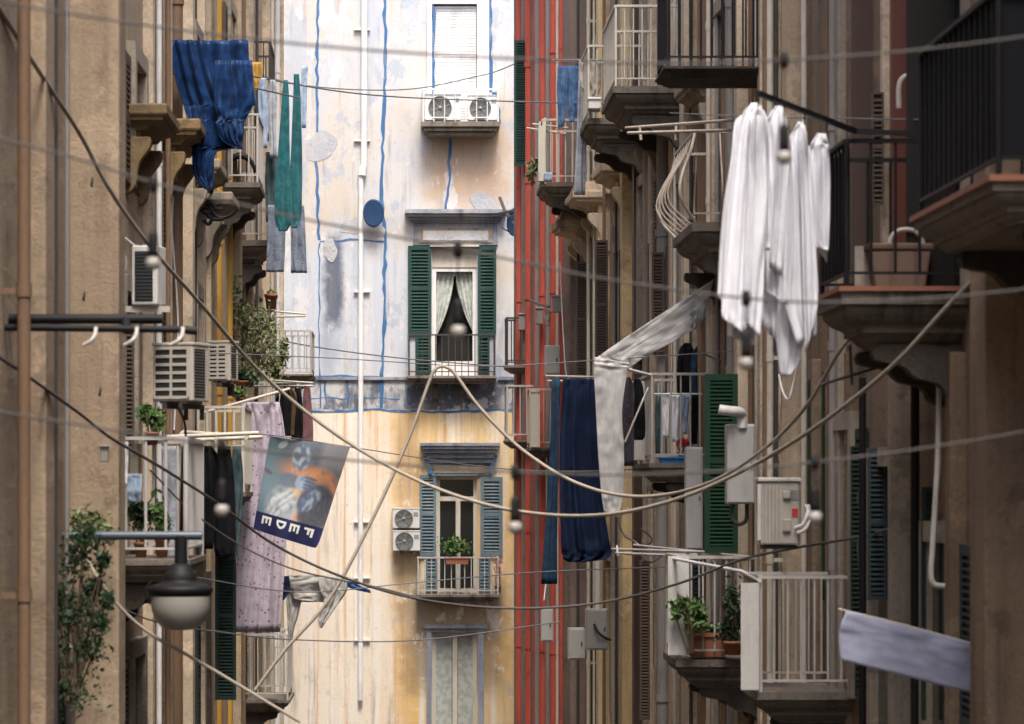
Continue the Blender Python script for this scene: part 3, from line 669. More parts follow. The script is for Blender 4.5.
# lower window
w2 = hw('window', 'glass', END, eb(438, 477, 478, 591, EY+.18, EY+.2))
m = MB(); frame(m, ex(436.5), ex(477), ez(592), ez(476.2), EY+.08, .07, .08)
m.box(*eb(440, 474, 496.5, 501, EY+.07, EY+.15)); m.box(*eb(455.8, 460.4, 501, 588.5, EY+.07, EY+.15))
m.build('frame', 'cream', w2)
hw('lining', 'white', w2, eb(432.2, 436.4, 476.2, 591.8, EY+.06, EY+.2))
for x0, x1, y0, y1 in ((419.5, 436, 475, 556), (426, 437, 557, 592), (480.5, 502.5, 477, 556), (479, 490, 557, 592)):
    m = MB(); leaf_face(m, ex(x0), ex(x1), ez(y1), ez(y0), EY-.075 if y0 < 500 else EY-.06, .055, .066); m.build('shutter', 'teal', w2)
hw('lintel', 'teal', w2, eb(431, 478, 474, 476, EY-.09, EY+.02))
# bottom window
w3 = hw('window', 'glass', END, (xa, xb, EY+.3, EY+.33, 2.7, ez(632)))
m = MB(); frame(m, xa, xb, 2.71, ez(632.2), EY+.1, .08, .08); m.box(ex(452.5), ex(457.5), EY+.095, EY+.175, 2.8, ez(636)); m.build('frame', 'cream', w3)
hw('blind', 'curtain', w3, (ex(436), ex(452), EY+.2, EY+.22, 3, ez(636)), (ex(458), ex(474), EY+.2, EY+.22, 3, ez(636)))
hw('surround', 'stone_blue', w3, eb(424, 487, 624.5, 628, EY-.12, EY+.01), (ex(426.5), ex(431.5), EY-.06, EY+.01, 2.5, ez(628)), (ex(478), ex(484), EY-.06, EY+.01, 2.5, ez(628)), (ex(431.5), ex(478), EY-.055, EY+.01, ez(632), ez(628)))
# top window with roller shutter
w4 = hw('window', 'dark', END, eb(432.5, 476.5, 4, 127, EY+.3, EY+.33))
m = MB(); z = ez(127)
while z < ez(4)-.05: m.box(ex(433), ex(476.5), EY+.05, EY+.07, z+.004, z+.05); z += .054
m.build('roller_shutter', 'white', w4)
hw('surround', 'white', w4, eb(427, 432, -2, 126, EY-.04, EY+.01), eb(477, 489, -2, 126, EY-.04, EY+.01), eb(432, 477, -2, 4, EY-.039, EY+.01))
# end balconies
def end_balc(p0, p1, py, D, rail, mat, rtop, th, pitch=.13, slabm='slab', br=.011):
    m = MB(); x0, x1, z = ex(p0), ex(p1), ez(py); y0 = EY-D
    for i, (a, b, e) in enumerate(((0, .4, 0), (.4, .7, .05), (.7, 1, .12))): m.box(x0+e, x1-e, y0+e, EY+.01, z-th*b, z-th*a)
    s = m.build('balcony_slab', slabm, END, .01)
    m = MB(); h = ez(rtop)-z; c = [(x0+.04, EY), (x0+.04, y0+.04), (x1-.04, y0+.04), (x1-.04, EY)]
    for i in range(3):
        (ax, ay), (bx, by) = c[i], c[i+1]
        m.bar((ax, ay, z+h), (bx, by, z+h), .04, .03); m.bar((ax, ay, z+.08), (bx, by, z+.08), .025, .02)
        n = max(2, round(math.hypot(bx-ax, by-ay)/pitch))
        for j in range(n+(i == 2)):
            t = j/n; m.tube([(ax+(bx-ax)*t, ay+(by-ay)*t, z), (ax+(bx-ax)*t, ay+(by-ay)*t, z+h)], br*(1.6 if j == 0 else 1), 6)
    m.build('railing', mat, s); return s, y0
sA, yA = end_balc(407, 496, 376.5, .5, 1, 'iron', 336, .15)
for a_ in (432, 466): hw('bracket', 'slabdark', sA, eb(a_, a_+6, 384.2, 400, EY-.22, EY+.01), bevel=.02)
sB, yB = end_balc(416, 499, 593.5, .55, 1, 'railgrey', 557, .15)
sC, yC = end_balc(421, 499, 125, .6, 1, 'white', 93, .26, .2)

# ------------------------------------------------------------------ generic things
def ac_unit(c, w, d, h, rot, label, mat='acwhite', group=None, style='fan', grid=(2, 6)):
    """c = centre of the bottom; w along x before turning"""
    c = Vector(c); t = thing('air_conditioner', c, label, 'air conditioner', group)
    x0, x1, y0, y1, z0, z1 = c.x-w/2, c.x+w/2, c.y-d/2, c.y+d/2, c.z, c.z+h
    def fin(m, name, mt, par, bev=0): m.rot(rot, c); return m.build(name, mt, par, bev)
    body = fin(MB().box(x0, x1, y0, y1, z0+.02, z1-.02), 'body', mat, t, .012)
    fin(MB().box(x0-.008, x1+.008, y0-.008, y1+.008, z1-.02, z1+.006), 'lid', mat, t, .006)
    m = MB()
    for xx in (x0+.06, x1-.12): m.box(xx, xx+.06, y0+.02, y1-.02, z0, z0+.02)
    fin(m, 'foot', 'acfan', t)
    if style == 'fan':
        cx = x0+w*.42; cz = z0+h*.5; r = min(h*.42, w*.36)
        g = fin(MB().lathe([(0, .0), (r, .0), (r, .012), (r*1.03, .012), (r*1.03, -.006), (0, -.004)], (cx, y0-.002, cz), 28, 'Y'), 'fan_opening', 'acdark', t)
        m = MB()
        for q in range(1, 7):
            rr = r*q/6; pts = [(cx+rr*math.cos(a*math.pi/12), y0-.018, cz+rr*math.sin(a*math.pi/12)) for a in range(25)]
            m.tube(pts, .0045, 5)
        for a in range(6): m.tube([(cx, y0-.02, cz), (cx+r*math.cos(a*math.pi/3+.3), y0-.02, cz+r*math.sin(a*math.pi/3+.3))], .005, 5)
        m.lathe([(0, .03), (r*.16, .03), (r*.16, .0)], (cx, y0-.0, cz), 12, 'Y')
        fin(m, 'fan_guard', 'acfan', t)
        fin(MB().box(x1-.12, x1-.03, y0-.006, y0+.01, z1-.16, z1-.08), 'label_plate', 'acfan', t)
    else:
        m = MB(); nx, nz = grid
        m.box(x0+.025, x1-.05, y0-.004, y0+.01, z0+.06, z1-.05); fin(m, 'coil_panel', 'accoil', t)
        m = MB(); X0, X1, Z0, Z1 = x0+.02, x1-.045, z0+.055, z1-.045
        for i in range(nx+1): xx = X0+(X1-X0)*i/nx; m.box(xx-.011, xx+.011, y0-.014, y0-.003, Z0, Z1)
        for i in range(nz+1): zz = Z0+(Z1-Z0)*i/nz; m.box(X0, X1, y0-.012, y0-.004, zz-.013, zz+.013)
        fin(m, 'grille', mat, t)
        m = MB(); z = z0+.06
        while z < z1-.06: m.box(x1-.002, x1+.006, y0+.03, y0+d*.72, z, z+.012); z += .026
        fin(m, 'vent', 'accoil', t)
    m = MB()
    for xx in (x0+.1, x1-.14): m.box(xx, xx+.035, y0+.0, y1+.12, z0-.045, z0); m.box(xx+.003, xx+.032, y1+.085, y1+.12, z0-.14, z0-.045)
    fin(m, 'wall_bracket', 'iron', t)
    return t
# on the end building
ac_unit((ex(442.5), yC+.24, ez(124.5)), .70, .3, .54, 0, 'left one of the two white air conditioners on the high balcony of the end wall', 'white')
ac_unit((ex(482), yC+.24, ez(124.5)), .58, .3, .52, 0, 'right one of the two white air conditioners on the high balcony of the end wall', 'white')
ac_unit((ex(406), EY-.19, ez(529)), .54, .28, .42, 0, 'upper of two stacked air conditioners beside the teal shutters', 'acwhite')
ac_unit((ex(406.5), EY-.19, ez(551.5)), .54, .28, .42, 0, 'lower of two stacked air conditioners beside the teal shutters', 'acwhite')
# left wall
Y = 27; ac_unit((XP(181, Y), Y, ZP(404, Y)), .40, .34, .54, math.radians(-22), 'yellowed air conditioner with square wire grille, bigger one of the pair on the left wall', 'acgrey', style='coil', grid=(2, 6))
Y = 34; ac_unit((XP(223, Y), Y, ZP(383, Y)), .28, .22, .47, math.radians(-22), 'smaller yellowed air conditioner with slotted grille in front of the yellow pipe', 'acgrey', style='coil', grid=(2, 8))
Y = 26.5
t = thing('air_conditioner', (XP(146, Y), Y, ZP(307, Y)), 'white air conditioner with a big dark face above the near black poles', 'air conditioner')
c = (XP(146, Y), Y, 0)
MB().pb(131, 158, 245, 305, Y, .3).rot(-.18, c).build('body', 'acwhite', t, .015)
MB().pb(134.5, 153, 251, 301, Y-.006, .02).rot(-.18, c).build('coil_panel', NT('dusky_coil', .5).out((.025, .035, .04, 1)), t)
m = MB()
for i in range(14): z = 253+i*3.5; m.pb(134.5, 153, z, z+.8, Y-.012, .008)
m.rot(-.18, c).build('grille', 'iron', t)
MB().pb(114, 170, 306, 312, Y+.05, .06).build('wall_bracket', 'acgrey', t)
MB().pb(117, 126, 272, 310, Y+.2, .2).build('pipe_cover', 'acgrey', t, .02)
# right wall
Y = 27.2
t = thing('air_conditioner', (XP(780, Y), Y, ZP(548, Y)), 'big beige air conditioner with a red label and curled white pipes on the right wall', 'air conditioner')
MB().pb(760, 800, 481, 545, Y, .34).build('body', 'acgrey', t, .02)
MB().pb(758, 801.5, 477.5, 481.5, Y-.02, .38).build('lid', 'acwhite', t, .008)
MB().pb(757.5, 761, 484, 540, Y-.012, .02).build('side_rib', 'acwhite', t)
for y0, y1 in ((491, 499), (519, 532)): MB().pb(783, 791, y0, y1, Y-.03, .04).build('handle', 'acgrey', t, .012)
MB().pb(790, 799, 490, 500, Y-.006, .01).build('label_plate', 'acfan', t); MB().pb(792, 798, 508.5, 517, Y-.007, .01).build('label_plate', 'redlabel', t)
m = MB()
for i in range(5): m.pb(764+i*3.6, 764.7+i*3.6, 486, 541, Y-.005, .008)
m.build('side_rib', 'acfan', t)
for dx, dy in ((0, 0), (2.5, 5)):
    m = MB(); m.tube([P(795+dx, 528+dy, Y-.03), P(803+dx, 524+dy, Y-.06), P(808+dx, 512+dy, Y-.02), P(806+dx, 506, Y+.3)], .018, 8, True); m.build('hose', 'white', t)
MB().pb(764, 798, 545.5, 549, Y+.02, .3).build('wall_bracket', 'black', t)

def cabinet(px0, px1, py0, py1, Y, dep, label, mat='box', name='meter_cabinet', cat='meter cabinet', extra=True, group=None):
    t = thing(name, (XP((px0+px1)/2, Y), Y, ZP(py1, Y)), label, cat, group)
    MB().pb(px0, px1, py0, py1, Y, dep).build('case', mat, t, .012)
    if extra:
        MB().pb(px0+1.2, px1-1.2, py0+1.6, py1-1.6, Y-.012, .02).build('door', mat, t, .006)
        MB().pb(px1-4, px1-2.6, (py0+py1)/2-2, (py0+py1)/2+2, Y-.03, .02).build('latch', 'iron', t)
    return t
cabinet(727, 755, 424, 504, 29.2, .22, 'tall grey boiler cabinet in front of the bottle green shutter', 'box', 'boiler_cabinet', 'boiler')
m = MB(); Yb = 29.1; m.tube([P(742, 428, Yb+.1), P(742, 416, Yb+.1), P(739, 412, Yb+.05), P(730, 411, Yb), P(719, 409.5, Yb)], .05, 14, True)
t = tag(m.build('flue_pipe', 'acwhite'), 'bent white flue pipe rising out of the grey boiler cabinet', 'flue pipe')
m = MB(); m.tube([P(733, 504, 29.3), P(731, 516, 29.3), P(738, 524, 29.3), P(746, 520, 29.35), P(747, 504, 29.35)], .02, 8, True); tag(m.build('boiler_pipe', 'iron'), 'dark looping pipe under the grey boiler cabinet', 'pipe')
cabinet(686, 703, 447, 550, 33.2, .2, 'narrow tall grey cabinet panel left of the bottle green shutter', 'box')
cabinet(545, 560, 345, 375, 50, .2, 'grey meter box with a white lower fitting fixed on the red pipes', 'box')
cabinet(541, 553.5, 608, 642, 46, .2, 'small pale meter cabinet at the lower end of the red pipes', 'box')
cabinet(568, 585, 628, 660, 44.5, .2, 'low grey meter cabinet left of the larger one with a cable on its door', 'box')
t = cabinet(586, 608, 609, 650, 43, .25, 'larger grey meter cabinet with a dark cable across its door', 'box')
m = MB(); m.tube([P(594, 624, 42.95), P(598, 632, 42.93), P(604, 637, 42.95), P(610, 640, 43.05)], .02, 8, True); m.build('cable', 'iron', t)
m = MB(); m.tube([P(598, 610, 43.1), P(598, 560, 43.1)], .045, 10); tag(m.build('conduit', 'white'), 'short white conduit rising from the larger grey meter cabinet', 'conduit')
# green shutter standing open, white screens of the balconies
Y = 31.7
def solo_leaf(p0, p1, q0, q1, Y, mat, label, pitch=.042):
    m = MB(); leaf_face(m, XP(p0, Y), XP(p1, Y), ZP(q1, Y), ZP(q0, Y), Y, .045, pitch); return tag(m.build('shutter', mat), label, 'shutter')
solo_leaf(705, 738, 374, 553, 31.9, 'greenR', 'bottle green louvred shutter standing open behind the grey boiler cabinet')
solo_leaf(514, 530, 40, 166, 53.0, 'green', 'green louvred shutter standing open beside the top of the red pipes')
solo_leaf(215, 236, 536, 700, 37.5, 'greendark', 'blackish green shutter behind the dark washing, right of the lantern')
solo_leaf(868, 887, 448, 600, 25.5, 'bluegrey', 'blue grey louvred shutter standing ajar on the dark lower right wall')
solo_leaf(851, 861, 446, 640, 26.5, 'greendark', 'blackish green shutter edge left of the thin black downpipe')
solo_leaf(922, 948, 487, 720, 23.4, 'greendark', 'blackish green shutter by the white conduit at the lower right')
solo_leaf(872, 884, 92, 205, 25.2, 'wood', 'brown louvred shutter behind the black balcony')
solo_leaf(595, 608, 240, 372, 46.35, 'wood', 'brown louvred shutter left of the yellow wall strip')
solo_leaf(576, 587, 262, 378, 48.6, 'wood', 'brown louvred shutter nearest to the red pipes')
solo_leaf(619, 631, 250, 365, 44.3, 'wood', 'brown louvred shutter right of the yellow wall strip')
solo_leaf(120, 134, 328, 452, 28.2, 'wood', 'brown louvred shutter on the left wall behind the potted shrub')
solo_leaf(808, 816, 380, 520, 29.4, 'greenR', 'narrow green shutter edge right of the grey boiler cabinet')
solo_leaf(822, 831, 372, 600, 28.6, 'greenR', 'narrow green shutter edge behind the curled white pipes')
solo_leaf(652, 664, 252, 352, 39.5, 'wood', 'brown louvred shutter behind the milky plastic sheet')
solo_leaf(692, 704, 560, 655, 34.6, 'greendark', 'blackish green shutter behind the bright leafy creeper')
solo_leaf(640, 650, 560, 720, 40.4, 'wood', 'brown louvred shutter left of the pale reed screen')
def screen(p0, p1, q0, q1, Y, mat, label):
    m = MB(); m.pb(p0, p1, q0, q1, Y, .02)
    for i in range(7): x = p0+(p1-p0)*(i+.5)/7; m.pb(x-.25, x+.25, q0+1, q1-1, Y-.008, .01)
    return tag(m.build('reed_screen', mat), label, 'balcony screen')
screen(668, 689, 556, 655, 30.96, 'acwhite', 'pale reed screen on the corner of the balcony with the leafy trough')
screen(741, 759, 583, 690, 27.16, 'acwhite', 'pale screen on the corner of the lower right white balcony')
screen(627, 651, 381, 460, 35.9, 'railgrey', 'pale screen behind the black washing on the mid right balcony')
# door and curved vent behind the black balcony
m = MB(); m.tube([P(899, 108, 23.6), P(899, 88, 23.6), P(903, 78, 23.6), P(915, 74, 23.6), P(935, 73, 23.6)], .022, 10, True); tag(m.build('vent_pipe', 'acgrey'), 'curved pale vent pipe above the black railed balcony', 'pipe')
m = MB(); m.tube([P(940, 335, 22.5), P(938, 450, 22.5), P(933, 540, 22.5), P(931, 572, 22.5), P(933, 583, 22.5), P(941, 586, 22.5), P(958, 586, 22.5)], .022, 10, True); tag(m.build('conduit', 'acwhite'), 'long white conduit with a bent foot at the right edge', 'conduit')
# ------------------------------------------------------------------ cloth
def sheet(pairs, Y, amp=.05, folds=4, seed=0, nv=None, nu=28, mode='y', lean=0, sub=7, wob=.4, cross=0):
    """pairs: ((xl,yl),(xr,yr)) from the top down, pixel outline at the thing's own distance Y"""
    r = random.Random(seed); pa = [Vector((a[0], a[1], 0)) for a, b in pairs]; pb_ = [Vector((b[0], b[1], 0)) for a, b in pairs]
    A = catmull(pa, sub) if len(pa) > 2 else [pa[0].lerp(pa[1], i/20) for i in range(21)]
    B = catmull(pb_, sub) if len(pb_) > 2 else [pb_[0].lerp(pb_[1], i/20) for i in range(21)]
    ph = [r.uniform(0, 6.28) for _ in range(4)]; vs = []; n = len(A)
    for i in range(n):
        v = i/(n-1)
        for j in range(nu+1):
            u = j/nu; p = A[i].lerp(B[i], u)
            wd = max(.05, (B[i]-A[i]).length*Y/F)
            am = min(amp, .22*wd/max(1, folds))*(.45+.55*min(1, v*2+.3))
            wu = u+.16*noise.noise((u*2.2+seed*1.3, v*1.6, seed*.9))+.05*noise.noise((u*6, v*3.5, seed*1.7))
            g1 = .5+.7*noise.noise((u*3.1+seed, v*1.4, 7.7+seed))
            d = am*1.5*g1*math.sin(wu*folds*6.2832+ph[0]+.7*math.sin(v*2.1+ph[2]))
            d += am*.9*wob*math.sin(wu*folds*11.3+ph[3]+v*1.6)*(.5+.9*noise.noise((u*5, v*3, seed+3.3)))
            d += amp*.7*noise.noise((u*2.5+seed, v*4, seed*.7))
            d += amp*.7*(.35-abs(noise.noise((u*4.5+seed+v*2.5, v*5.5-u*1.5, seed*.3))))+amp*.3*(.3-abs(noise.noise((u*11+seed-v*4, v*13+u*3, seed*.5))))+cross*noise.noise((u*3+seed, v*22, 3.1))
            q = P(p.x, p.y, Y); vs.append((q.x, Y+d+lean*v, q.z))
    fs = [(i*(nu+1)+j, i*(nu+1)+j+1, (i+1)*(nu+1)+j+1, (i+1)*(nu+1)+j) for i in range(n-1) for j in range(nu)]
    return vs, fs
def rows(*rs): return [((l, y), (r, y)) for y, l, r in rs]
def hem(*pp): return [((a, b), (c, d)) for a, b, c, d in pp]
def cab(name, pts, r, mat, label, cat='cable', seg=10, group=None, n=7):
    m = MB(); m.tube([P(*p) for p in pts], r, n, True, seg); return tag(m.build(name, mat), label, cat, group)
def cloth(name, mat, label, cat, pieces, Y, th=.008, group=None, **kw):
    m = MB()
    for i, pc in enumerate(pieces):
        dy = 0; kk = dict(kw)
        if isinstance(pc, tuple): pc, kk2 = pc; kk.update(kk2); dy = kk.pop('dy', 0)
        kk['seed'] = kk.get('seed', 0)+i*3
        m.add(*sheet(pc, Y+dy, **kk), True)
    o = m.build(name, mat, None, fix=False)
    s = o.modifiers.new('thick', 'SOLIDIFY'); s.thickness = th; s.offset = 0
    tag(o, label, cat, group); return o
def pegs(host, mat, pts, Y):
    for px, py in pts:
        m = MB(); p = P(px, py, Y); m.box(p.x-.009, p.x+.009, Y-.03, Y+.03, p.z-.045, p.z+.03); m.build('clothes_peg', mat, host)

cloth('sheet', 'c_blue', 'crinkled dark blue sheet hanging in long points at the upper left', 'sheet',
      [rows((40, 166, 248), (72, 174, 250), (90, 178, 254), (104, 183, 256), (107, 184, 251), (118, 187, 244), (122, 188, 244), (144, 191, 242.6), (148, 192, 238), (153, 192, 217), (172, 193, 214), (181, 198, 214), (189, 205, 212)),
       (rows((60, 215, 252), (100, 214, 254), (118, 218, 246), (124, 216, 243), (140, 222, 243), (149, 238, 243)), dict(dy=-.12))], 33, amp=.07, folds=5, seed=4, nu=46)
cloth('trousers', 'c_teal', 'teal trousers pegged up by their legs against the pale end wall', 'trousers',
      [rows((80, 284, 288), (100, 282, 289), (140, 279, 289.5), (190, 275, 290), (220, 275, 291), (231, 279, 287)),
       (rows((74, 294, 299), (100, 293, 300.5), (150, 291, 302), (200, 288, 302), (218, 289, 301), (228, 292, 297)), dict(dy=.05))], 40, amp=.035, folds=2, seed=2, nu=18)
cloth('trousers', 'c_floral', 'blue floral trousers hanging below the teal trousers', 'trousers',
      [rows((205, 268, 290), (226, 268, 286), (250, 267, 285), (272, 266, 284)), (rows((205, 284, 304), (226, 290, 305), (250, 291, 306), (273, 291, 307)), dict(dy=.04))], 41.5, amp=.03, folds=2, seed=5, nu=16)
cloth('shirt', 'c_lblue', 'pale blue shirt hanging left of the teal trousers', 'shirt', [rows((78, 261, 266), (90, 258, 267), (120, 259, 268), (148, 260, 267))], 44, amp=.03, folds=2, seed=6, nu=14)
cloth('shirt', 'c_grey', 'greyish white shirt hanging between the pale blue shirt and the teal trousers', 'shirt', [rows((80, 270, 275), (95, 268, 277), (120, 268, 276), (158, 270, 277))], 44.3, amp=.03, folds=2, seed=7, nu=14)
cloth('shirt', 'c_greentone', 'dark grey shirt hanging below the pale shirts, left of the teal trousers', 'shirt', [rows((152, 266, 277), (180, 265, 278), (222, 266, 276))], 44.5, amp=.03, folds=2, seed=8, nu=14)
cloth('sheet', 'c_lilac', 'long lilac dotted sheet hanging behind the painted flag', 'sheet',
      [rows((402, 240, 279), (420, 243, 283), (460, 241, 287), (520, 239, 287), (575, 236, 284), (632, 233, 280))], 38, amp=.05, folds=5, seed=9, nu=50)
for i, (nm, mt, lb, ct, rw) in enumerate((
    ('shirt', 'c_black', 'black shirt nearest the lilac sheet on the upper left rail', 'shirt', rows((390, 284, 289), (400, 280, 292), (420, 281, 291), (436, 282, 290))),
    ('shirt', 'c_brown', 'brown shirt between two black ones on the upper left rail', 'shirt', rows((388, 288, 293), (398, 285, 297), (420, 287, 295), (436, 288, 294))),
    ('trousers', 'c_black', 'black trousers beside the mauve skirt on the upper left rail', 'trousers', rows((388, 296, 300), (400, 294, 302), (425, 292, 303), (442, 291, 302))),
    ('skirt', 'c_mauve', 'dusty mauve skirt at the right end of the upper left rail', 'skirt', rows((386, 304, 310), (398, 303, 311), (425, 301, 313), (442, 299, 313))))):
    cloth(nm, mt, lb, ct, [rw], 46.6+i*.12, amp=.03, folds=2, seed=20+i, nu=16)
for i, (nm, mt, lb, ct, rw) in enumerate((
    ('towel', 'c_grey', 'greyish towel at the left end of the washing behind the lantern', 'towel', rows((446, 162, 181), (480, 163, 180), (530, 162, 178), (562, 164, 176))),
    ('trousers', 'c_black', 'narrow black trousers next to the greyish towel behind the lantern', 'trousers', rows((447, 182, 192), (490, 181, 190), (535, 180, 189))),
    ('towel', 'c_beige', 'pale beige towel between black garments behind the lantern', 'towel', rows((447, 193, 201), (480, 193, 200), (530, 192, 199))),
    ('shirt', 'c_black', 'black shirt right of the pale beige towel', 'shirt', rows((446, 202, 212), (460, 199, 219), (490, 200, 218), (549, 200, 213))),
    ('towel', 'c_white2', 'thin whitish towel hanging right of the black shirt', 'towel', rows((447, 206, 212), (470, 207, 213), (500, 206, 214))),
    ('dress', 'c_black', 'long black dress left of the grey green garment', 'dress', rows((446, 218, 230), (480, 215, 234), (540, 214, 236), (556, 216, 234))),
    ('trousers', 'c_greentone', 'grey green trousers beside the lilac sheet', 'trousers', rows((446, 233, 240), (480, 231, 243), (530, 229, 240), (560, 229, 236))))):
    cloth(nm, mt, lb, ct, [rw], 31+i*.13, amp=.03, folds=2, seed=30+i, nu=18)
for nm, mt, lb, rw, Y, sd in (('towel', 'yellow', 'yellow towel at the top left of the pale blue shirt', rows((62, 252, 262), (78, 252, 262), (91, 253, 261)), 45, 91),
    ('towel', 'c_grey', 'light grey towel low behind the teal trousers', rows((176, 270, 277), (200, 269, 278), (222, 270, 277)), 46, 92),
    ('shirt', 'c_lblue', 'pale blue shirt at the edge of the pale end wall, right of the teal trousers', rows((66, 302, 308), (90, 301, 307), (128, 302, 306)), 47, 93),
    ('towel', 'c_white2', 'whitish towel over the rail of the near left balcony', rows((442, 116, 128), (460, 116, 128), (486, 117, 127)), 26.5, 94),
    ('towel', 'c_lblue', 'pale blue towel low on the bars of the near left balcony', rows((474, 118, 142), (490, 118, 142), (502, 119, 141)), 27.0, 95)):
    cloth(nm, mt, lb, nm, [rw], Y, amp=.03, folds=2, seed=sd, nu=16)
# right side
cloth('jeans', 'c_denim', 'blue jeans hanging upside down at the top beside the red pipes', 'jeans',
      [rows((66, 558, 568), (90, 557, 567), (112, 558, 566), (127, 558, 563)), (rows((66, 566, 580), (90, 567, 579), (110, 568, 578), (122, 569, 574)), dict(dy=.05))], 47, amp=.03, folds=2, seed=41, nu=16)
cloth('sheet', 'c_grey', 'long narrow grey sheet hanging beside the blue jeans', 'sheet', [rows((60, 579, 589), (100, 578, 588), (150, 576, 586), (195, 574, 585))], 43.6, amp=.03, folds=2, seed=42, nu=16)
cloth('towel', 'c_beige', 'beige towel bunched at the top of the long grey sheet', 'towel', [rows((62, 580, 601), (80, 580, 601), (90, 583, 600), (98, 588, 597))], 43.2, amp=.05, folds=3, seed=43, nu=20)
WS = 'white shirts on the black drying arm'
s1 = cloth('shirt', 'c_white', 'largest white shirt hanging at the far end of the black drying arm', 'shirt',
      [hem((752, 103, 758, 103), (743, 114, 762, 110), (735, 123, 765, 124), (731, 160, 766, 165), (724, 207, 767, 207), (720, 250, 765, 252), (718, 285, 763, 300), (717, 297, 760, 337)),
       (hem((750, 106, 757, 104), (742, 116, 756, 120), (734, 160, 754, 165), (726, 230, 752, 235), (722, 300, 748, 310), (722, 318, 744, 334)), dict(dy=-.09, folds=2)),
       (hem((755, 104, 760, 106), (752, 120, 768, 122), (752, 170, 770, 170), (751, 220, 771, 220), (752, 252, 770, 250)), dict(dy=.14, folds=1)),
       (hem((752, 108, 757, 108), (740, 150, 754, 150), (732, 240, 754, 240), (728, 326, 754, 326), (729, 336, 756, 346)), dict(dy=.09, folds=2)),
       (hem((751, 112, 753.5, 112), (748, 200, 750.5, 200), (744, 300, 747, 300), (743, 328, 746, 332)), dict(dy=-.15, folds=1))], 20.25, amp=.022, folds=3, seed=51, nu=44)
s2 = cloth('shirt', 'c_white2', 'greyish white shirt hanging behind the dangling bulb', 'shirt',
      [hem((776, 106, 782, 106), (769, 116, 785, 112), (764, 127, 787, 122), (765, 150, 791, 150), (767, 200, 792, 200), (766, 250, 791, 250), (767, 285, 790, 300), (768, 292, 788, 306)),
       (hem((775, 108, 780, 108), (765, 128, 776, 130), (764, 180, 780, 182), (761, 250, 779, 250), (760, 322, 775, 340)), dict(dy=.1, folds=2)),
       (hem((780, 108, 784, 110), (778, 140, 789, 150), (776, 200, 786, 210), (770, 268, 781, 276)), dict(dy=-.09, folds=1))], 20.8, amp=.022, folds=2, seed=52, nu=34)
s3 = cloth('shirt', 'c_white', 'white shirt with long ragged hems, third along the black drying arm', 'shirt',
      [hem((798, 122, 803, 122), (793, 132, 806, 130), (789, 143, 808, 150), (788, 200, 811, 200), (786, 260, 815, 260), (784, 300, 817, 310), (797, 345, 816, 335)),
       (hem((797, 124, 801, 124), (788, 150, 804, 152), (780, 230, 806, 235), (775, 300, 806, 310), (776, 338, 800, 356), (781, 377, 790, 376)), dict(dy=.1, folds=2)),
       (hem((801, 124, 804, 126), (800, 150, 809, 156), (802, 220, 814, 220), (804, 300, 818, 290), (806, 352, 816, 318)), dict(dy=-.08, folds=1))], 21.2, amp=.022, folds=3, seed=53, nu=44)
s4 = cloth('shirt', 'c_white', 'small white shirt nearest the balcony on the black drying arm', 'shirt',
      [hem((818, 133, 825, 134), (811, 144, 828, 142), (808, 152, 829, 152), (810, 190, 830, 190), (814, 236, 829, 240), (815, 247, 828, 251)),
       (hem((820, 136, 826, 136), (819, 150, 829, 152), (819, 200, 829, 205), (820, 252, 827, 262)), dict(dy=.08, folds=1))], 21.6, amp=.03, folds=2, seed=54, nu=26)
a0 = P(757, 93, 19.9); a1 = P(855, 131, 22.0)
m = MB(); m.bar(a0, a1, .035); m.bar(a1, P(918, 134, 22.02), .035)
for f in (.0, .25, .45, .68): p = a0.lerp(a1, f+.01); m.tube([p, p+Vector((0, 0, -.09))], .006, 6)
tag(m.build('clothes_rod', 'black'), 'black drying arm sticking out from the black railed balcony', 'clothes rod')
cloth('plastic_sheet', 'film', 'milky plastic sheet slung up to the right from the mid right balcony and hanging down', 'plastic sheet',
      [hem((714, 279, 711, 289), (702, 287, 708, 304), (684, 299, 701, 322), (658, 316, 676, 340), (628, 336, 650, 354), (606, 351, 632, 366), (595, 359, 622, 372)),
       (hem((595, 357, 629, 363), (594, 372, 627, 374), (596, 410, 622, 412), (598, 450, 624, 450), (601, 490, 623, 492), (604, 512, 619, 518)), dict(dy=-.06)),
       (hem((690, 310, 700, 306), (690, 322, 697, 318), (691, 331, 695, 329)), dict(dy=-.05))], 34.2, amp=.022, folds=0, seed=60, nu=40, sub=9, cross=.025)
cloth('trousers', 'c_navy', 'wide navy trousers hanging beside the milky plastic sheet', 'trousers',
      [rows((379, 563, 596), (400, 562, 596), (450, 560, 598), (500, 560, 603), (540, 561, 609), (553, 562, 611.5), (559, 564, 604), (562, 568, 584))], 41, amp=.07, folds=3, seed=61, nu=40)
cloth('towel', 'c_slate', 'long narrow slate blue towel left of the navy trousers', 'towel', [rows((378, 552, 560), (450, 550, 559), (530, 545, 557), (584, 541, 557))], 41.6, amp=.03, folds=2, seed=62, nu=14)
cloth('dress', 'c_darkpat', 'dark patterned dress close to the milky plastic sheet', 'dress', [rows((377, 624, 630), (388, 622, 634), (420, 622, 634), (466, 622, 634))], 35.2, amp=.03, folds=2, seed=63, nu=16)
cloth('jacket', 'c_black', 'black jacket hanging right of the dark patterned dress', 'jacket', [rows((379, 635, 640), (388, 632, 643), (415, 631, 645), (434, 632, 645), (440, 634, 643))], 35.3, amp=.03, folds=2, seed=64, nu=16)
cloth('jacket', 'c_black', 'black jacket with a yellow patch high behind the mid right balcony', 'jacket', [rows((343, 684, 690), (352, 679, 694), (375, 677, 694), (398, 677, 693))], 36.3, amp=.04, folds=2, seed=65, nu=18)
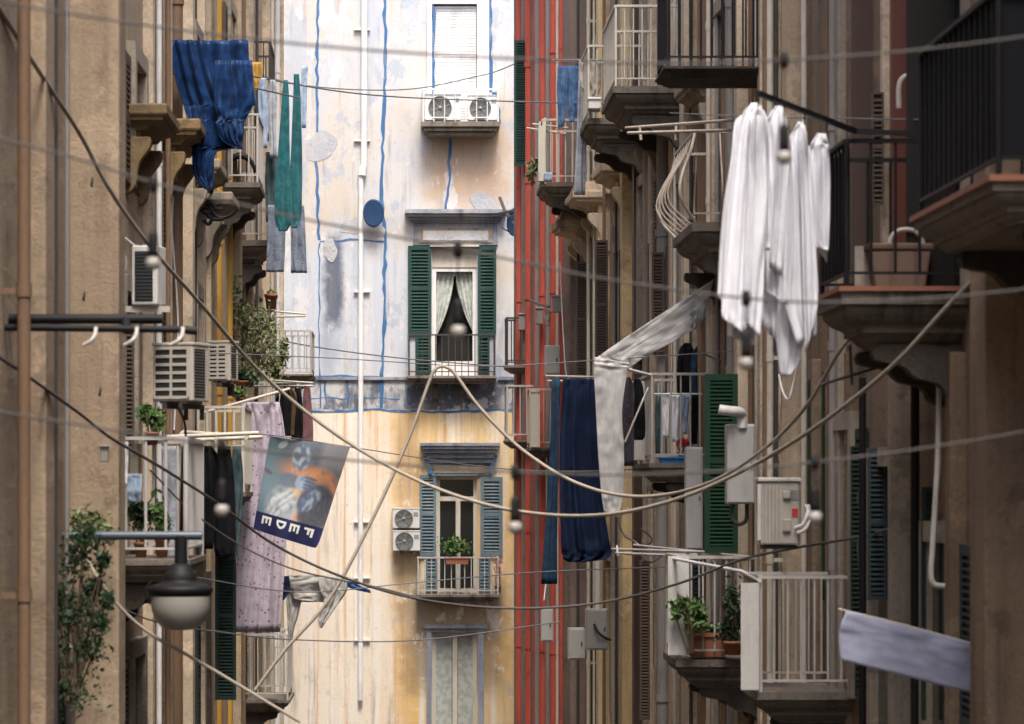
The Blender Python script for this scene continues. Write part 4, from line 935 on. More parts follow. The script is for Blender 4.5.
cloth('jacket', 'c_slate', 'slate blue jacket beside the black one behind the mid right balcony', 'jacket', [rows((346, 697, 702), (354, 692, 706), (375, 691, 705), (396, 692, 704))], 36.2, amp=.04, folds=2, seed=66, nu=18)
m = MB(); m.pb(687, 691, 383, 393, 36.1, .01)
for i, (mt, lb, rw) in enumerate((
    ('c_greentone', 'dark grey cloth at the left of the small washing inside the mid right balcony', rows((396, 656, 661), (420, 655, 661), (455, 656, 660))),
    ('c_white2', 'greyish white cloth left of the whitest one inside the mid right balcony', rows((395, 661, 670), (412, 661, 669), (438, 663, 668))),
    ('c_white', 'whitest cloth of the small washing inside the mid right balcony', rows((395, 670, 681), (415, 671, 679), (442, 672, 677))),
    ('c_lblue', 'bluish cloth right of the whitest one inside the mid right balcony', rows((395, 681, 690), (415, 681, 688), (434, 683, 687))),
    ('c_black', 'black cloth at the right end of the small washing inside the mid right balcony', rows((395, 691, 698), (420, 691, 698), (444, 692, 697))))):
    cloth('towel', mt, lb, 'towel', [rw], 35.5+i*.02, amp=.03, folds=2, seed=70+i, nu=14)
cloth('sheet', 'c_lav', 'pale lavender sheet draped over a line at the lower right corner', 'sheet',
      [hem((846, 611, 1000, 651), (841, 624, 1000, 662), (839, 638, 999, 678), (841, 660, 998, 700))], 21, amp=.012, folds=2, seed=80, nu=60)
cab('clothes_line', [(838, 609, 21.05), (900, 624, 21.05), (1000, 651, 21.0), (1016, 655, 20.9)], .007, 'cream', 'line carrying the pale lavender sheet', 'clothes line')
cloth('tarpaulin', 'tarp', 'torn pale tarpaulin hanging below the painted flag', 'tarpaulin',
      [rows((575, 288, 342), (581, 286, 348), (588, 287, 347), (594, 291, 345), (599, 294, 341), (602, 300, 336)),
       (rows((577, 318, 348), (590, 320, 347), (600, 324, 341), (610, 322, 334), (620, 318, 327), (628, 320, 322)), dict(dy=-.08)),
       (rows((577, 286, 304), (596, 286, 302), (612, 287, 299), (630, 288, 294), (646, 289, 291)), dict(dy=.08))], 44, amp=.05, folds=2, seed=81, nu=30)
cloth('blue_rag', 'c_blue', 'blue rag at the right tip of the torn tarpaulin', 'rag', [[((344, 580), (345, 586)), ((356, 584), (356, 590)), ((370, 590), (371, 593))]], 43.9, amp=.03, folds=1, seed=82, nu=8)
cloth('towel', 'c_navy', 'dark blue towel left of the torn tarpaulin', 'towel', [rows((576, 277, 289), (590, 277, 290), (600, 279, 284))], 43.5, amp=.03, folds=2, seed=83, nu=12)

# ------------------------------------------------------------------ painted flag (printed picture as colours of the cloth itself)
def flag():
    Y = 36.0; TL, TR, BR, BL = (270, 436), (350, 447), (317, 549), (253, 529)
    nu, nv = 190, 230; vs = []; cols = []
    def sm(a, b, x): t = min(1, max(0, (x-a)/(b-a))); return t*t*(3-2*t)
    def mixc(a, b, f): return tuple(a[i]+(b[i]-a[i])*f for i in range(3))
    def ell(u, v, cx, cy, rx, ry, an=0, so=.25):
        dx, dy = u-cx, v-cy; c, s = math.cos(an), math.sin(an); x = (dx*c+dy*s)/rx; y = (-dx*s+dy*c)/ry
        return 1-sm(1-so, 1+so, math.hypot(x, y))
    def letter(ch, a, b):  # a: 0..1 along the stem (top to foot of the letter), b: 0..1 across
        st = .27
        if ch == 'F': return b < st or a < .24 or (.42 < a < .64 and b < .8)
        if ch == 'E': return b < st or a < .22 or a > .78 or (.4 < a < .6 and b < .85)
        if ch == 'D':
            if b < st: return True
            q = math.hypot((b-.25)/.75, (a-.5)/.5); q2 = math.hypot((b-.25)/.47, (a-.5)/.28)
            return b >= .25 and q < 1 and q2 > 1
    for i in range(nv+1):
        v = i/nv
        for j in range(nu+1):
            u = j/nu
            x = (TL[0]*(1-u)+TR[0]*u)*(1-v)+(BL[0]*(1-u)+BR[0]*u)*v; y = (TL[1]*(1-u)+TR[1]*u)*(1-v)+(BL[1]*(1-u)+BR[1]*u)*v
            if v > .9 and u > .9:  # rounded corner
                k_ = max(0, math.hypot((u-.9)/.1, (v-.9)/.1)-1); x -= k_*2.4; y -= k_*3
            q = P(x, y, Y); vs.append((q.x, Y+.05*math.sin(u*6+v*2)+.03*math.sin(v*7-u*3), q.z))
            n1 = noise.noise((u*5, v*5, 1.3)); n2 = noise.noise((u*16, v*16, 4.1))
            c = mixc((.13, .15, .17), (.045, .06, .075), .5+.7*n1)
            c = mixc(c, (.10, .20, .23), sm(.35, 0, u)*.7)
            c = mixc(c, (.22, .28, .30), .5*sm(.035, 0, abs(u-.28-.1*math.sin(v*4)))*sm(.1, .3, v))
            c = mixc(c, (.18, .17, .17), sm(.62, .75, u)*sm(.32, .2, v))
            gl = max(0, 1-abs(math.hypot((u-.74)/.30, (v-.58)/.30)-.92)/.30); c = mixc(c, (.62, .24, .08), min(1, gl*(.95+.9*n2))*sm(.38, .5, u))
            gl2 = ell(u, v, .57, .36, .30, .10, .2, .8); c = mixc(c, (.60, .26, .10), gl2*.85)
            c = mixc(c, (.055, .055, .068), ell(u, v, .80, .64, .25, .235, .2, .12))     # dark round shape
            c = mixc(c, (.52, .33, .12), ell(u, v, .44, .54, .10, .12, .5, .4)*.9)
            rob = ell(u, v, .34, .70, .22, .20, -.5, .3); st_ = .5+.5*math.sin((u*.8+v*.6)*60+6*n1)
            c = mixc(c, mixc((.10, .15, .18), (.50, .50, .48), st_*.4+.35+.5*n2), rob)
            c = mixc(c, (.07, .11, .15), ell(u, v, .37, .42, .16, .075, .05, .3)*.9)      # sleeve
            hand = ell(u, v, .53, .42, .085, .075, .1, .2); c = mixc(c, mixc((.14, .20, .29), (.34, .41, .48), .5+n2), hand)
            for f in range(4): c = mixc(c, (.07, .11, .19), ell(u, v, .64, .365+f*.035, .085, .016, .08, .3)*.95)
            fc = ell(u, v, .70, .57, .15, .085, -.75, .25); c = mixc(c, mixc((.07, .10, .18), (.38, .43, .48), sm(-.4, .7, n2*1.3+.1*math.sin(v*50))), fc)
            c = mixc(c, (.035, .05, .12), ell(u, v, .60, .60, .06, .08, .3, .3)*.8)
            f2 = ell(u, v, .45, .17, .115, .13, -.3, .25); c = mixc(c, mixc((.08, .12, .19), (.40, .44, .46), sm(-.3, .7, n2*1.3+.12*math.sin(u*40+v*14))), f2)
            c = mixc(c, (.45, .46, .44), ell(u, v, .18, .07, .06, .035, -.5, .3)*.8)
            c = mixc(c, (.07, .05, .05), ell(u, v, .06, .37, .06, .022, .3, .3)*.9)
            c = mixc(c, (.14, .15, .17), min(.5, .18+.5*abs(n2)))
            if v > .80: c = mixc((.022, .024, .080), (.012, .014, .05), .5+n1)
            # stacked lettering, turned a quarter: reads F E D E from the right
            for ch, u0 in (('F', .735), ('E', .525), ('D', .325), ('E', .105)):
                b = (v-.833)/.082; a = 1-(u-u0)/.14
                if 0 <= a <= 1 and 0 <= b <= 1 and letter(ch, a, b): c = (.55, .55, .52)
            cols.append(c)
    fs = [(i*(nu+1)+j, i*(nu+1)+j+1, (i+1)*(nu+1)+j+1, (i+1)*(nu+1)+j) for i in range(nv) for j in range(nu)]
    m = MB(); m.add(vs, fs, True)
    t = NT('printed_flag_cloth', .8, spec=.2); at = t.n('ShaderNodeAttribute'); at.attribute_name = 'print'
    t.out(at.outputs['Color'], t.noise(160, 2), .1, .002)
    o = m.build('flag', t.m, None, fix=False)
    ca = o.data.color_attributes.new('print', 'FLOAT_COLOR', 'POINT')
    ca.data.foreach_set('color', [x for c in cols for x in (c[0]*1.2, c[1]*1.2, c[2]*1.2, 1)])
    s = o.modifiers.new('thick', 'SOLIDIFY'); s.thickness = .006; s.offset = 0
    return tag(o, 'painted flag with a glowing figure and the letters FEDE on its navy border', 'flag')
flag()
# ------------------------------------------------------------------ cables across the street
cab('cable', [(-60, -90, 17.8), (20, 42, 20.8), (78, 131, 22.6), (110, 190, 23.2), (150, 246, 24.0), (200, 303, 25.4), (260, 372, 27), (330, 430, 27.4), (400, 472, 27.4), (470, 500, 27), (540, 514, 26.4), (610, 514, 25.6), (680, 498, 24.8), (750, 467, 24), (820, 424, 22.6), (890, 368, 21.6), (945, 309, 21.1), (990, 262, 20.8), (1016, 236, 20.3)], .017, 'rope', 'long thick beige cable sagging across the whole street, bottoming under the navy trousers')
cab('cable', [(255, 690, 30), (285, 650, 30), (330, 598, 30), (372, 520, 30), (408, 440, 30), (428, 385, 30), (434, 371, 30), (440, 366.5, 30), (446, 367, 30), (455, 374, 30), (480, 408, 30), (520, 448, 30), (570, 480, 29.8), (620, 495, 29.5), (670, 494, 29), (720, 478, 28), (770, 444, 27.2), (806, 406, 26.6), (828, 370, 26.2), (843, 346, 25.9), (866, 318, 25.7)], .018, 'rope', 'beige cable hung over a thin wire in a sharp peak before the upper window')
cab('cable', [(-50, 325, 18), (30, 378, 21), (80, 414, 22.7), (108, 436, 23.3), (140, 455, 24), (170, 473, 25.4), (220, 505, 27), (270, 542, 28.5), (330, 572, 29), (400, 595, 29.5), (470, 606, 30), (540, 608, 30), (610, 601, 30), (680, 583, 29.5), (740, 560, 29), (800, 547, 28), (862, 536, 26), (945, 514, 23.0), (962, 509, 22.4), (1010, 494, 20.6)], .013, 'cable', 'dark cable running low across the street behind the lantern', seg=8)
cab('cable', [(150, 470, 28), (190, 510, 28.5), (240, 545, 29), (290, 568, 29.3), (340, 580, 29.6), (372, 586, 29.8), (420, 598, 29.9)], .008, 'cable', 'thinner dark cable twisting off below the flag')
cab('cable', [(86, 556, 23.66), (95, 573, 23.3), (112, 598, 23.3), (135, 622, 23.4), (160, 640, 23.5), (182, 652, 23.6), (230, 680, 23.8), (300, 722, 24)], .014, 'rope', 'beige cable dropping to the lower left below the lantern')
cab('wire', [(258, 335, 52), (310, 346, 53), (400, 358, 54), (510, 367, 55), (560, 368, 51)], .012, 'wire', 'thin grey wire at the height of the blue grey wall band', 'wire')
cab('wire', [(240, 74, 44), (330, 90, 47), (400, 97, 49), (500, 101, 49), (600, 104, 46), (648, 106, 42)], .012, 'wire', 'thin grey wire crossing just below the top air conditioners', 'wire')
cab('wire', [(255, 75, 50), (310, 86, 52), (370, 90, 53), (420, 88, 54), (470, 78, 55), (500, 70, 56), (540, 52, 54)], .011, 'wire', 'thin dark wire dipping over the pale upper wall', 'wire')
cab('wire', [(182, 575, 34), (300, 592, 36), (420, 582, 37), (540, 572, 36), (680, 566, 34), (790, 555, 30.6)], .007, 'wire', 'faint thin wire crossing behind the low dark cable', 'wire')
cab('wire', [(190, 352, 32), (330, 358, 34), (480, 366, 35), (600, 360, 34.5), (720, 352, 33), (760, 350, 32)], .006, 'wire', 'faint thin wire that carries the sharp cable peak', 'wire')
cab('wire', [(80, 585, 26), (150, 620, 27), (220, 632, 29), (300, 640, 31), (420, 640, 33), (560, 622, 35)], .007, 'wire', 'faint thin wire low on the left below the lantern', 'wire')
cab('wire', [(670, 113, 30), (760, 117, 26), (880, 119, 23), (962, 120, 22.1)], .006, 'wire', 'thin wire behind the black drying arm', 'wire')
cab('cable', [(70, 70, 30), (128, 73, 31), (170, 73, 33), (240, 85, 34), (300, 98, 36)], .010, 'wire', 'pale wire carrying the crinkled blue sheet')
# string lights, nearest to the viewer
def string(pts, Y, bulbs, label):
    t = thing('string_light', P(pts[0][0], pts[0][1], Y), label, 'string lights')
    m = MB(); m.tube([P(px, py, Y) for px, py in pts], .0055, 7, True, 12); m.build('cable', 'cable', t)
    for px, ptop, py in bulbs:
        c = P(px, py, Y); q = P(px, ptop, Y); rr = .031
        m = MB(); m.lathe([(.008, -.035), (.018, -.028), (.018, .025), (.008, .032)], (q.x, Y, q.z), 12)
        m.tube([q, c+Vector((0, 0, .11))], .004, 6)
        m.lathe([(.0, .135), (.016, .13), (.020, .11), (.0215, .055), (.022, .024), (.0, .024)], c, 14); s = m.build('socket', 'black', t)
        m = MB(); m.lathe([(rr*math.sin(a*math.pi/14), -rr*math.cos(a*math.pi/14)) for a in range(13)]+[(.017, .028)], c, 18); m.build('bulb', 'bulb', s)
string([(-300, 50), (-100, 112), (75, 158), (158, 184), (300, 218), (465, 250), (600, 278), (745, 298), (850, 302), (1000, 292), (1200, 262), (1470, 200)], 12.5, [(153, 184, 263), (458, 249, 331), (746, 298, 363)], 'string of three frosted bulbs on the cable above the middle')
string([(-300, 350), (-100, 394), (75, 424), (222, 446), (370, 462), (515, 472), (660, 474), (815, 462), (1000, 436), (1200, 392), (1470, 310)], 13, [(222, 446, 510), (515, 472, 527), (815, 462, 517)], 'string of three frosted bulbs on the lower cable')
string([(-300, -60), (0, 2), (300, 44), (600, 62), (784, 60), (1000, 40), (1470, -30)], 12, [(100, 20, 98), (784, 60, 157)][1:], 'string light with a single bulb dangling before the white shirts')
for pts, lb in (([(628, 508, 35.4), (619, 520, 35.6), (624, 535, 35.8), (634, 541, 36), (640, 546, 36)], 'loose white cable loop under the mid right balcony'),
                ([(700, 352, 35), (722, 362, 34.4), (738, 368, 33.6), (757, 360, 32), (774, 348, 30.6)], 'loose dark cable sagging above the bottle green shutter'),
                ([(779, 375, 30.2), (783, 392, 30), (789, 399, 29.8), (794, 380, 29.8), (800, 358, 29.7)], 'short white hose hooked on the wall below the white shirts'),
                ([(560, 262, 49), (563, 330, 49), (566, 372, 49), (572, 392, 49), (570, 470, 49)], 'thin white cable hanging down beside the red pipes'),
                ([(548, 500, 50), (552, 540, 50), (547, 575, 50), (544, 600, 48)], 'thin white cable above the small pale meter cabinet'),
                ([(640, 528, 36), (652, 540, 35.6), (640, 552, 35.6), (650, 562, 35.4), (662, 556, 35.4)], 'tangled dark cable by the grey drying rack'),
                ([(173, 196, 33.2), (172, 230, 33.2), (174, 260, 33.2), (178, 330, 33.3), (174, 430, 33.3)], 'pale cable running down the left wall beside the brown pipe'),
                ([(140, 250, 27.6), (118, 235, 27.4), (126, 262, 27.5), (121, 290, 27.6)], 'black tangled cables left of the white air conditioner'),
                ([(176, 405, 27.2), (184, 420, 27.3), (186, 436, 27.6)], 'dark hose hanging from the bigger left air conditioner'),
                ([(862, 480, 25), (858, 500, 25), (864, 520, 25), (858, 545, 25), (861, 580, 25)], 'dark cable wriggling down by the blue grey shutter')):
    white = 'white' in lb or 'pale cable' in lb
    cab('loose_cable', pts, .011, 'white' if white else 'cable', lb, 'cable', 8)
# ------------------------------------------------------------------ street lantern and black poles
Y = 23.5
t = thing('street_lamp', P(181, 628, Y), 'black street lantern with a frosted bowl hanging from a horizontal pipe', 'street lamp')
m = MB(); a = P(202, 535.5, Y); m.tube([(L1.X(Y)-.1, Y, a.z), (a.x, Y, a.z)], .034, 12); m.build('arm', 'steel', t)
c = P(180.5, 590, Y); u = Y/F
m = MB(); m.tube([P(181, 536, Y), P(181, 566, Y)], .05, 12); m.build('hanger', 'black', t)
m = MB(); m.lathe([(0, 27*u), (8*u, 26.5*u), (13*u, 22*u), (14*u, 18*u), (17*u, 16*u), (16*u, 11*u), (17*u, 8*u), (27*u, 5.5*u), (32*u, 3*u), (32.5*u, 0), (30*u, -6*u), (0, -6*u)], c, 32); m.build('lamp_cap', 'black', t)
m = MB(); m.lathe([(30*u, -6*u), (30*u, -12*u), (29*u, -20*u), (26*u, -29*u), (20*u, -36*u), (11*u, -39.5*u), (0, -40.5*u)], c, 32); m.build('lamp_bowl', 'lampglass', t)
m = MB(); m.tube([P(152, 580, Y-.02), P(146, 592, Y-.02), P(150, 604, Y-.02)], .012, 6, True); m.build('clasp', 'black', t)
m = MB(); Y = 20.5
m.tube([(L1.X(Y), Y, ZP(319, Y)), P(163, 319, Y)], .036, 10); m.tube([(L1.X(Y), Y-.2, ZP(329, Y)), P(186, 329.5, Y-.2)], .025, 10); m.tube([P(186, 330, Y-.2), P(197, 331, Y-.2)], .03, 10)
m.tube([P(126, 319, Y), P(126, 330, Y-.2)], .03, 8)
tag(m.build('clothes_rod', 'black'), 'pair of black poles sticking out of the near left wall', 'clothes rod')
for i, px in enumerate((96, 137, 183)):
    m = MB(); m.tube([P(px, 327, Y-.23), P(px-1, 335, Y-.24), P(px-5, 341, Y-.24), P(px-12, 345, Y-.2)], .014, 8, True)
    tag(m.build('hook', 'white'), ('white hook on the lower black pole, nearest to the wall', 'middle one of the white hooks on the lower black pole', 'white hook at the outer end of the lower black pole')[i], 'hook', 'white hooks on the lower black pole')
# wrought scroll bracket
m = MB(); Y = 36
for pts in ([(200, 186), (196, 197), (200, 208), (208, 214), (214, 208), (210, 202), (205, 206)], [(212, 190), (209, 203), (214, 214), (222, 218), (232, 214), (236, 208)], [(206, 212), (212, 219), (224, 219)], [(203, 220), (209, 224), (213, 216)]):
    m.tube([P(a, b, Y) for a, b in pts], .022, 8, True)
m.tube([(L2.X(Y), Y, ZP(208, Y)), P(222, 209, Y)], .018, 8)
tag(m.build('wall_bracket', 'black'), 'black wrought scroll bracket below the crinkled blue sheet', 'bracket')
# clothes racks and lines
def rack(label, rods, mat, r=.012, cat='drying rack'):
    m = MB()
    for a, b in rods: m.tube([P(*a), P(*b)], r, 7)
    return tag(m.build('drying_rack', mat), label, cat)
rack('cream drying rack sticking out above the dark washing on the left', [((166, 437, 30.6), (258, 433, 31.2)), ((175, 441, 31.2), (262, 437, 31.8)), ((183, 432, 32.6), (256, 437, 32)), ((180, 437, 30.9), (182, 433, 32.4)), ((216, 440, 31), (217, 433, 32.2)), ((246, 438, 31.1), (247, 434, 32.1))], 'cream', .022)
cab('clothes_line', [(180, 445, 31.0), (245, 446, 31.9)], .006, 'cream', 'line carrying the dark washing behind the lantern', 'clothes line')
cab('clothes_line', [(235, 437, 36), (262, 434.5, 36), (300, 439, 36), (352, 447.3, 36), (520, 470, 36), (690, 468, 36)], .006, 'cable', 'line carrying the painted flag', 'clothes line')
rack('cream pole reaching out over the lilac sheet', [((206, 412, 37), (289, 389, 38.2)), ((190, 418, 36.5), (206, 412, 37))], 'cream', .02, 'pole')
rack('pale rail carrying the brown and mauve clothes', [((250, 379, 46.4), (313, 383, 47)), ((248, 386, 46.4), (313, 386, 47.1)), ((250, 379, 46.4), (250, 386, 46.4))], 'railgrey', .018)
rack('pale rack above the potted terracotta plant on the left', [((262, 310, 46), (306, 314, 46)), ((262, 317, 46.3), (306, 316, 46.3)), ((268, 311, 46), (268, 376, 46))], 'cream', .016)
rack('grey drying rack sticking out above the lower right leafy trough', [((612, 549, 34), (709, 552, 32)), ((616, 553, 33.6), (688, 556, 32)), ((634, 545, 34), (749, 557, 31.3)), ((617, 546, 34), (618, 556, 33.6))], 'railgrey', .014)
rack('white rail stretching from the lower right balcony up the street', [((673, 558.5, 31), (742, 571.5, 28.6)), ((742, 571.5, 28.6), (760, 581, 27.2))], 'white', .018, 'rail')
rack('white rack rail carrying the navy trousers', [((546, 376, 42), (630, 378, 40.4)), ((548, 381, 41.8), (600, 381, 41))], 'railgrey', .016)
rack('white arm carrying the milky plastic sheet', [((596, 361, 34.4), (650, 375, 35)), ((626, 368, 34.6), (636, 372, 35.6))], 'white', .02, 'arm')
rack('thin prop between the black jacket and the milky plastic sheet', [((648, 388, 34.9), (625, 442, 34.7))], 'cream', .012, 'prop')
rack('thin white rail carrying the small washing inside the mid right balcony', [((654, 394, 35.5), (702, 394, 35.5))], 'white', .012, 'rail')
rack('rusty pole rack across the goose-breasted balcony', [((626, 128, 34.4), (734, 120, 31.8)), ((628, 133, 34), (736, 130, 31.8)), ((676, 126, 33), (676, 140, 33)), ((640, 127, 34), (641, 140, 34))], 'railbeige', .018)
rack('grey clothes pole at the top of the long grey sheet', [((552, 60, 47), (606, 60, 42.4))], 'greypipe', .014, 'pole')
rack('pale rods sticking out from the small balcony by the red pipes', [((527, 128, 49), (566, 134, 48)), ((533, 124, 49), (568, 128, 47.6)), ((545, 118, 48.4), (545, 184, 48)), ((540, 122, 48.4), (540, 140, 48.3))], 'cream', .016)
rack('bracketed black rod under the black railed balcony', [((820, 385, 23), (882, 366, 23)), ((850, 345, 23), (852, 385, 23))], 'iron', .012, 'rod')
m = MB(); m.pb(538.5, 545, 126, 181, 47.95, .2); tag(m.build('post', 'cream'), 'cream post on the small balcony beside the red pipes', 'post')
m = MB(); m.pb(531, 540, 394, 447, 50.6, .2); tag(m.build('post', 'cream'), 'cream post on the little balcony before the lower red pipes', 'post')
# blue satellite dish by the red pipes, another on the pale wall
def dish(px, py, Y, r, ang, label, arm=True, deep=.16, tall=1.12):
    t = thing('satellite_dish', P(px, py, Y), label, 'satellite dish'); c = P(px, py, Y)
    m = MB(); m.lathe([(r*q/8, -deep*r*(1-(q/8)**2)) for q in range(9)]+[(r*1.02, -.012), (r*.6, -deep*.9*r-.015), (0, -deep*1.1*r-.02)], c, 32, 'Y')
    for v in m.v: v.z = c.z+(v.z-c.z)*tall
    m.rot(ang, c).build('dish', 'bluedish', t)
    m = MB(); m.tube([c+Vector((0, .05, 0)), c+Vector((0, .3, -.05))], .03, 8); m.build('mount', 'iron', t)
    if arm:
        m = MB(); m.tube([c+Vector((0, -.02, -r)), c+Vector((.02, -.3, -r*.5))], .012, 6); m.rot(ang, c).build('feed_arm', 'iron', t)
    return t
dish(373.5, 213, 59.72, .21, -.1, 'oval blue dish on the pale wall beside the white downpipe', False, .06, 1.32)
dish(513.5, 222, 58.6, .24, -1.0, 'blue satellite dish seen edge-on where the pale wall meets the red pipes')
# dark awning on the upper left balcony
m = MB(); Y = 43; vs = []; fs = []; n = 12
for s_ in (0, 1):
    for i in range(n+1):
        a = math.pi*.95*i/n; x = 240-17*math.cos(a); y = 176-24*math.sin(a)
        for dd in (0, 1): p = P(240-(17-3*s_)*math.cos(a), 176-(24-7*s_)*math.sin(a), Y+dd*.8); vs.append(p)
o = 2*(n+1)
for i in range(n):
    a = 2*i
    fs += [(a, a+2, a+3, a+1), (o+a, o+a+1, o+a+3, o+a+2), (a, o+a, o+a+2, a+2), (a+1, a+3, o+a+3, o+a+1)]
fs += [(0, 1, o+1, o), (2*n, o+2*n, o+2*n+1, 2*n+1)]
m.add(vs, fs, True); tag(m.build('awning', 'black'), 'small black curved awning on the upper left balcony', 'awning')

# ------------------------------------------------------------------ plants
def foliage(m, blobs, n, size, seed=0, droop=0):
    r = random.Random(seed)
    for _ in range(n):
        c, rad = blobs[r.randrange(len(blobs))]; d = Vector((r.gauss(0, .62), r.gauss(0, .62), r.gauss(0, .62)))
        p = c+Vector((d.x*rad[0], d.y*rad[1], d.z*rad[2]))
        nrm = Vector((r.uniform(-1, 1), r.uniform(-1.2, .3), r.uniform(-.3, 1))).normalized()
        t = nrm.cross(Vector((r.uniform(-1, 1), r.uniform(-1, 1), r.uniform(-1, 1)))).normalized()
        if droop: t = (t+Vector((0, 0, -droop))).normalized(); nrm = (nrm-t*nrm.dot(t)).normalized()
        b = nrm.cross(t); s = size*r.uniform(.6, 1.35); s *= r.choice((.6, .85, 1, 1.1, 1.4)); w = s*r.uniform(.3, .55)
        m.add([p-t*s*.5, p+b*w*.5+nrm*s*.06, p+t*s*.5, p-b*w*.5+nrm*s*.06], [(0, 1, 2, 3)])
def plant(name, label, px, pyb, Y, blobs, n, size, leaf='leaf', pot=None, stems=5, seed=0, droop=0, potmat='terra', cat='plant', group=None):
    root = P(px, pyb, Y); t = thing(name, root, label, cat, group); u = Y/F
    B = [(P(a, b, Y+dy), (rx*u, max(rx, rz)*u*.6, rz*u)) for a, b, dy, rx, rz in blobs]
    top = root
    if pot:
        w, h = pot[0]*u, pot[1]*u; top = root+Vector((0, 0, h))
        m = MB()
        if len(pot) == 3:  # trough
            m.hexa([root+Vector((sx*w*.44, sy*pot[2], 0)) for sx, sy in ((-1, -1), (1, -1), (1, 1), (-1, 1))]+[root+Vector((sx*w*.5, sy*pot[2]*1.1, h)) for sx, sy in ((-1, -1), (1, -1), (1, 1), (-1, 1))])
            m.box(root.x-w*.53, root.x+w*.53, root.y-pot[2]*1.2, root.y+pot[2]*1.2, root.z+h*.84, root.z+h)
        else: m.lathe([(0, 0), (w*.36, 0), (w*.46, h*.8), (w*.52, h*.8), (w*.52, h), (w*.42, h), (w*.4, h*.9), (0, h*.9)], root, 20)
        m.build('pot' if len(pot) == 2 else 'trough', potmat, t)
    r = random.Random(seed+99); m = MB()
    for i in range(stems):
        c, rad = B[i % len(B)]; e = c+Vector((r.uniform(-.6, .6)*rad[0], r.uniform(-.5, .5)*rad[1], r.uniform(-.2, .7)*rad[2])); s = top+Vector((r.uniform(-.04, .04), r.uniform(-.04, .04), -.03))
        mid = s.lerp(e, .5)+Vector((r.uniform(-.05, .05), r.uniform(-.05, .05), .03)); m.tube([s, mid, e], [.011, .004], 6, True, 5)
    m.build('stem', 'stem', t)
    m = MB(); foliage(m, B, n, size, seed, droop); m.build('foliage', leaf, t, fix=False)
    return t
plant('potted_shrub', 'small round shrub in a terracotta trough on the lower end balcony', 457, 564, EY-.45, [(448, 546, 0, 7, 5), (456, 544, 0, 8, 6), (463, 547, 0, 6, 5), (452, 550, 0, 8, 4)], 420, .085, 'leaf', (24, 6.5, .12), 4, 1, cat='potted plant')
plant('potted_plant', 'pink flowering plant at the right end of the lower end balcony', 498, 593, EY-.3, [(498, 566, 0, 3, 6), (499, 576, 0, 3, 5)], 90, .08, NT('pinkish_petal', .6).out((.45, .16, .14, 1)), (7, 8), 3, 2, cat='potted plant')
plant('hanging_plant', 'big wispy grey green plant trailing over the left balcony rail', 256, 372, 44, [(248, 325, 0, 12, 14), (262, 320, .1, 10, 12), (270, 335, .1, 8, 14), (252, 345, 0, 13, 16), (268, 360, .1, 10, 12), (276, 366, 0, 6, 10), (244, 318, 0, 6, 10), (256, 372, 0, 12, 8), (240, 350, 0, 5, 10), (284, 350, 0, 4, 8)], 2300, .075, 'leafdry', None, 14, 3, .8)
plant('wispy_shrub', 'sparse twiggy shrub climbing beside the yellow pipe', 226, 345, 43.5, [(222, 300, 0, 5, 16), (230, 310, 0, 6, 14), (226, 330, 0, 7, 12), (234, 290, 0, 4, 8), (240, 312, .1, 5, 10)], 420, .09, 'leafdry', None, 10, 4, .4)
plant('potted_plant', 'dark leafy plant below the smaller left air conditioner', 242, 386, 37, [(240, 378, 0, 7, 5), (247, 380, 0, 5, 4), (238, 374, 0, 4, 3)], 200, .10, 'leafdark', (16, 5), 4, 5, cat='potted plant')
plant('potted_plant', 'green fern in a dish behind the scattered left balustrade', 240, 402, 38.5, [(240, 394, 0, 6, 4), (236, 391, 0, 3, 3)], 120, .10, 'leaf', (10, 4), 4, 6, cat='potted plant')
plant('potted_plant', 'bushy green plant in a dark pot high on the near left wall', 152, 445, 28.5, [(150, 415, 0, 7, 8), (157, 420, .1, 6, 9), (145, 410, 0, 4, 4), (155, 427, 0, 6, 6)], 330, .075, 'leaf', (14, 13), 6, 7, cat='potted plant', potmat='terra')
plant('potted_plant', 'leafy plant in the left terracotta pot behind the pale bars of the near balcony', 141, 558, 27.6, [(140, 520, 0, 8, 12), (147, 512, .1, 6, 8), (136, 510, 0, 5, 8)], 330, .075, 'leafdark', (14, 16), 6, 8, cat='potted plant')
plant('potted_plant', 'leafy plant in the right terracotta pot behind the pale bars of the near balcony', 162, 557, 27.4, [(158, 515, 0, 6, 12), (164, 522, 0, 5, 10)], 260, .075, 'leaf', (15, 20), 6, 9, cat='potted plant')
plant('climbing_plant', 'large dark green plant spilling from the lower left corner', 70, 700, 22.8, [(86, 538, 0, 11, 12), (76, 562, 0, 14, 16), (94, 588, .1, 9, 13), (80, 612, 0, 16, 18), (100, 622, 0, 7, 8), (88, 648, 0, 15, 14), (62, 606, 0, 14, 26), (55, 660, 0, 20, 24), (74, 690, 0, 22, 18), (104, 560, 0, 5, 7), (108, 600, 0, 4, 6), (40, 640, 0, 16, 30), (48, 600, 0, 14, 20)], 3600, .046, 'leafdark', None, 26, 10, .35)
plant('climbing_plant', 'paler green sprigs over the lantern arm at the left edge', 72, 560, 23.6, [(96, 528, 0, 10, 10), (84, 520, 0, 12, 8), (108, 535, .1, 8, 6)], 420, .07, 'leafdry', None, 8, 11, .2)
plant('potted_plant', 'bright leafy creeper hanging over the left end of the trough balcony', 690, 650, 30.8, [(680, 604, 0, 9, 7), (690, 606, 0, 8, 6), (676, 612, 0, 5, 6), (698, 612, .1, 6, 8), (702, 622, .1, 5, 7), (690, 622, 0, 5, 8)], 420, .085, 'leaf', None, 8, 12, .3, cat='plant')
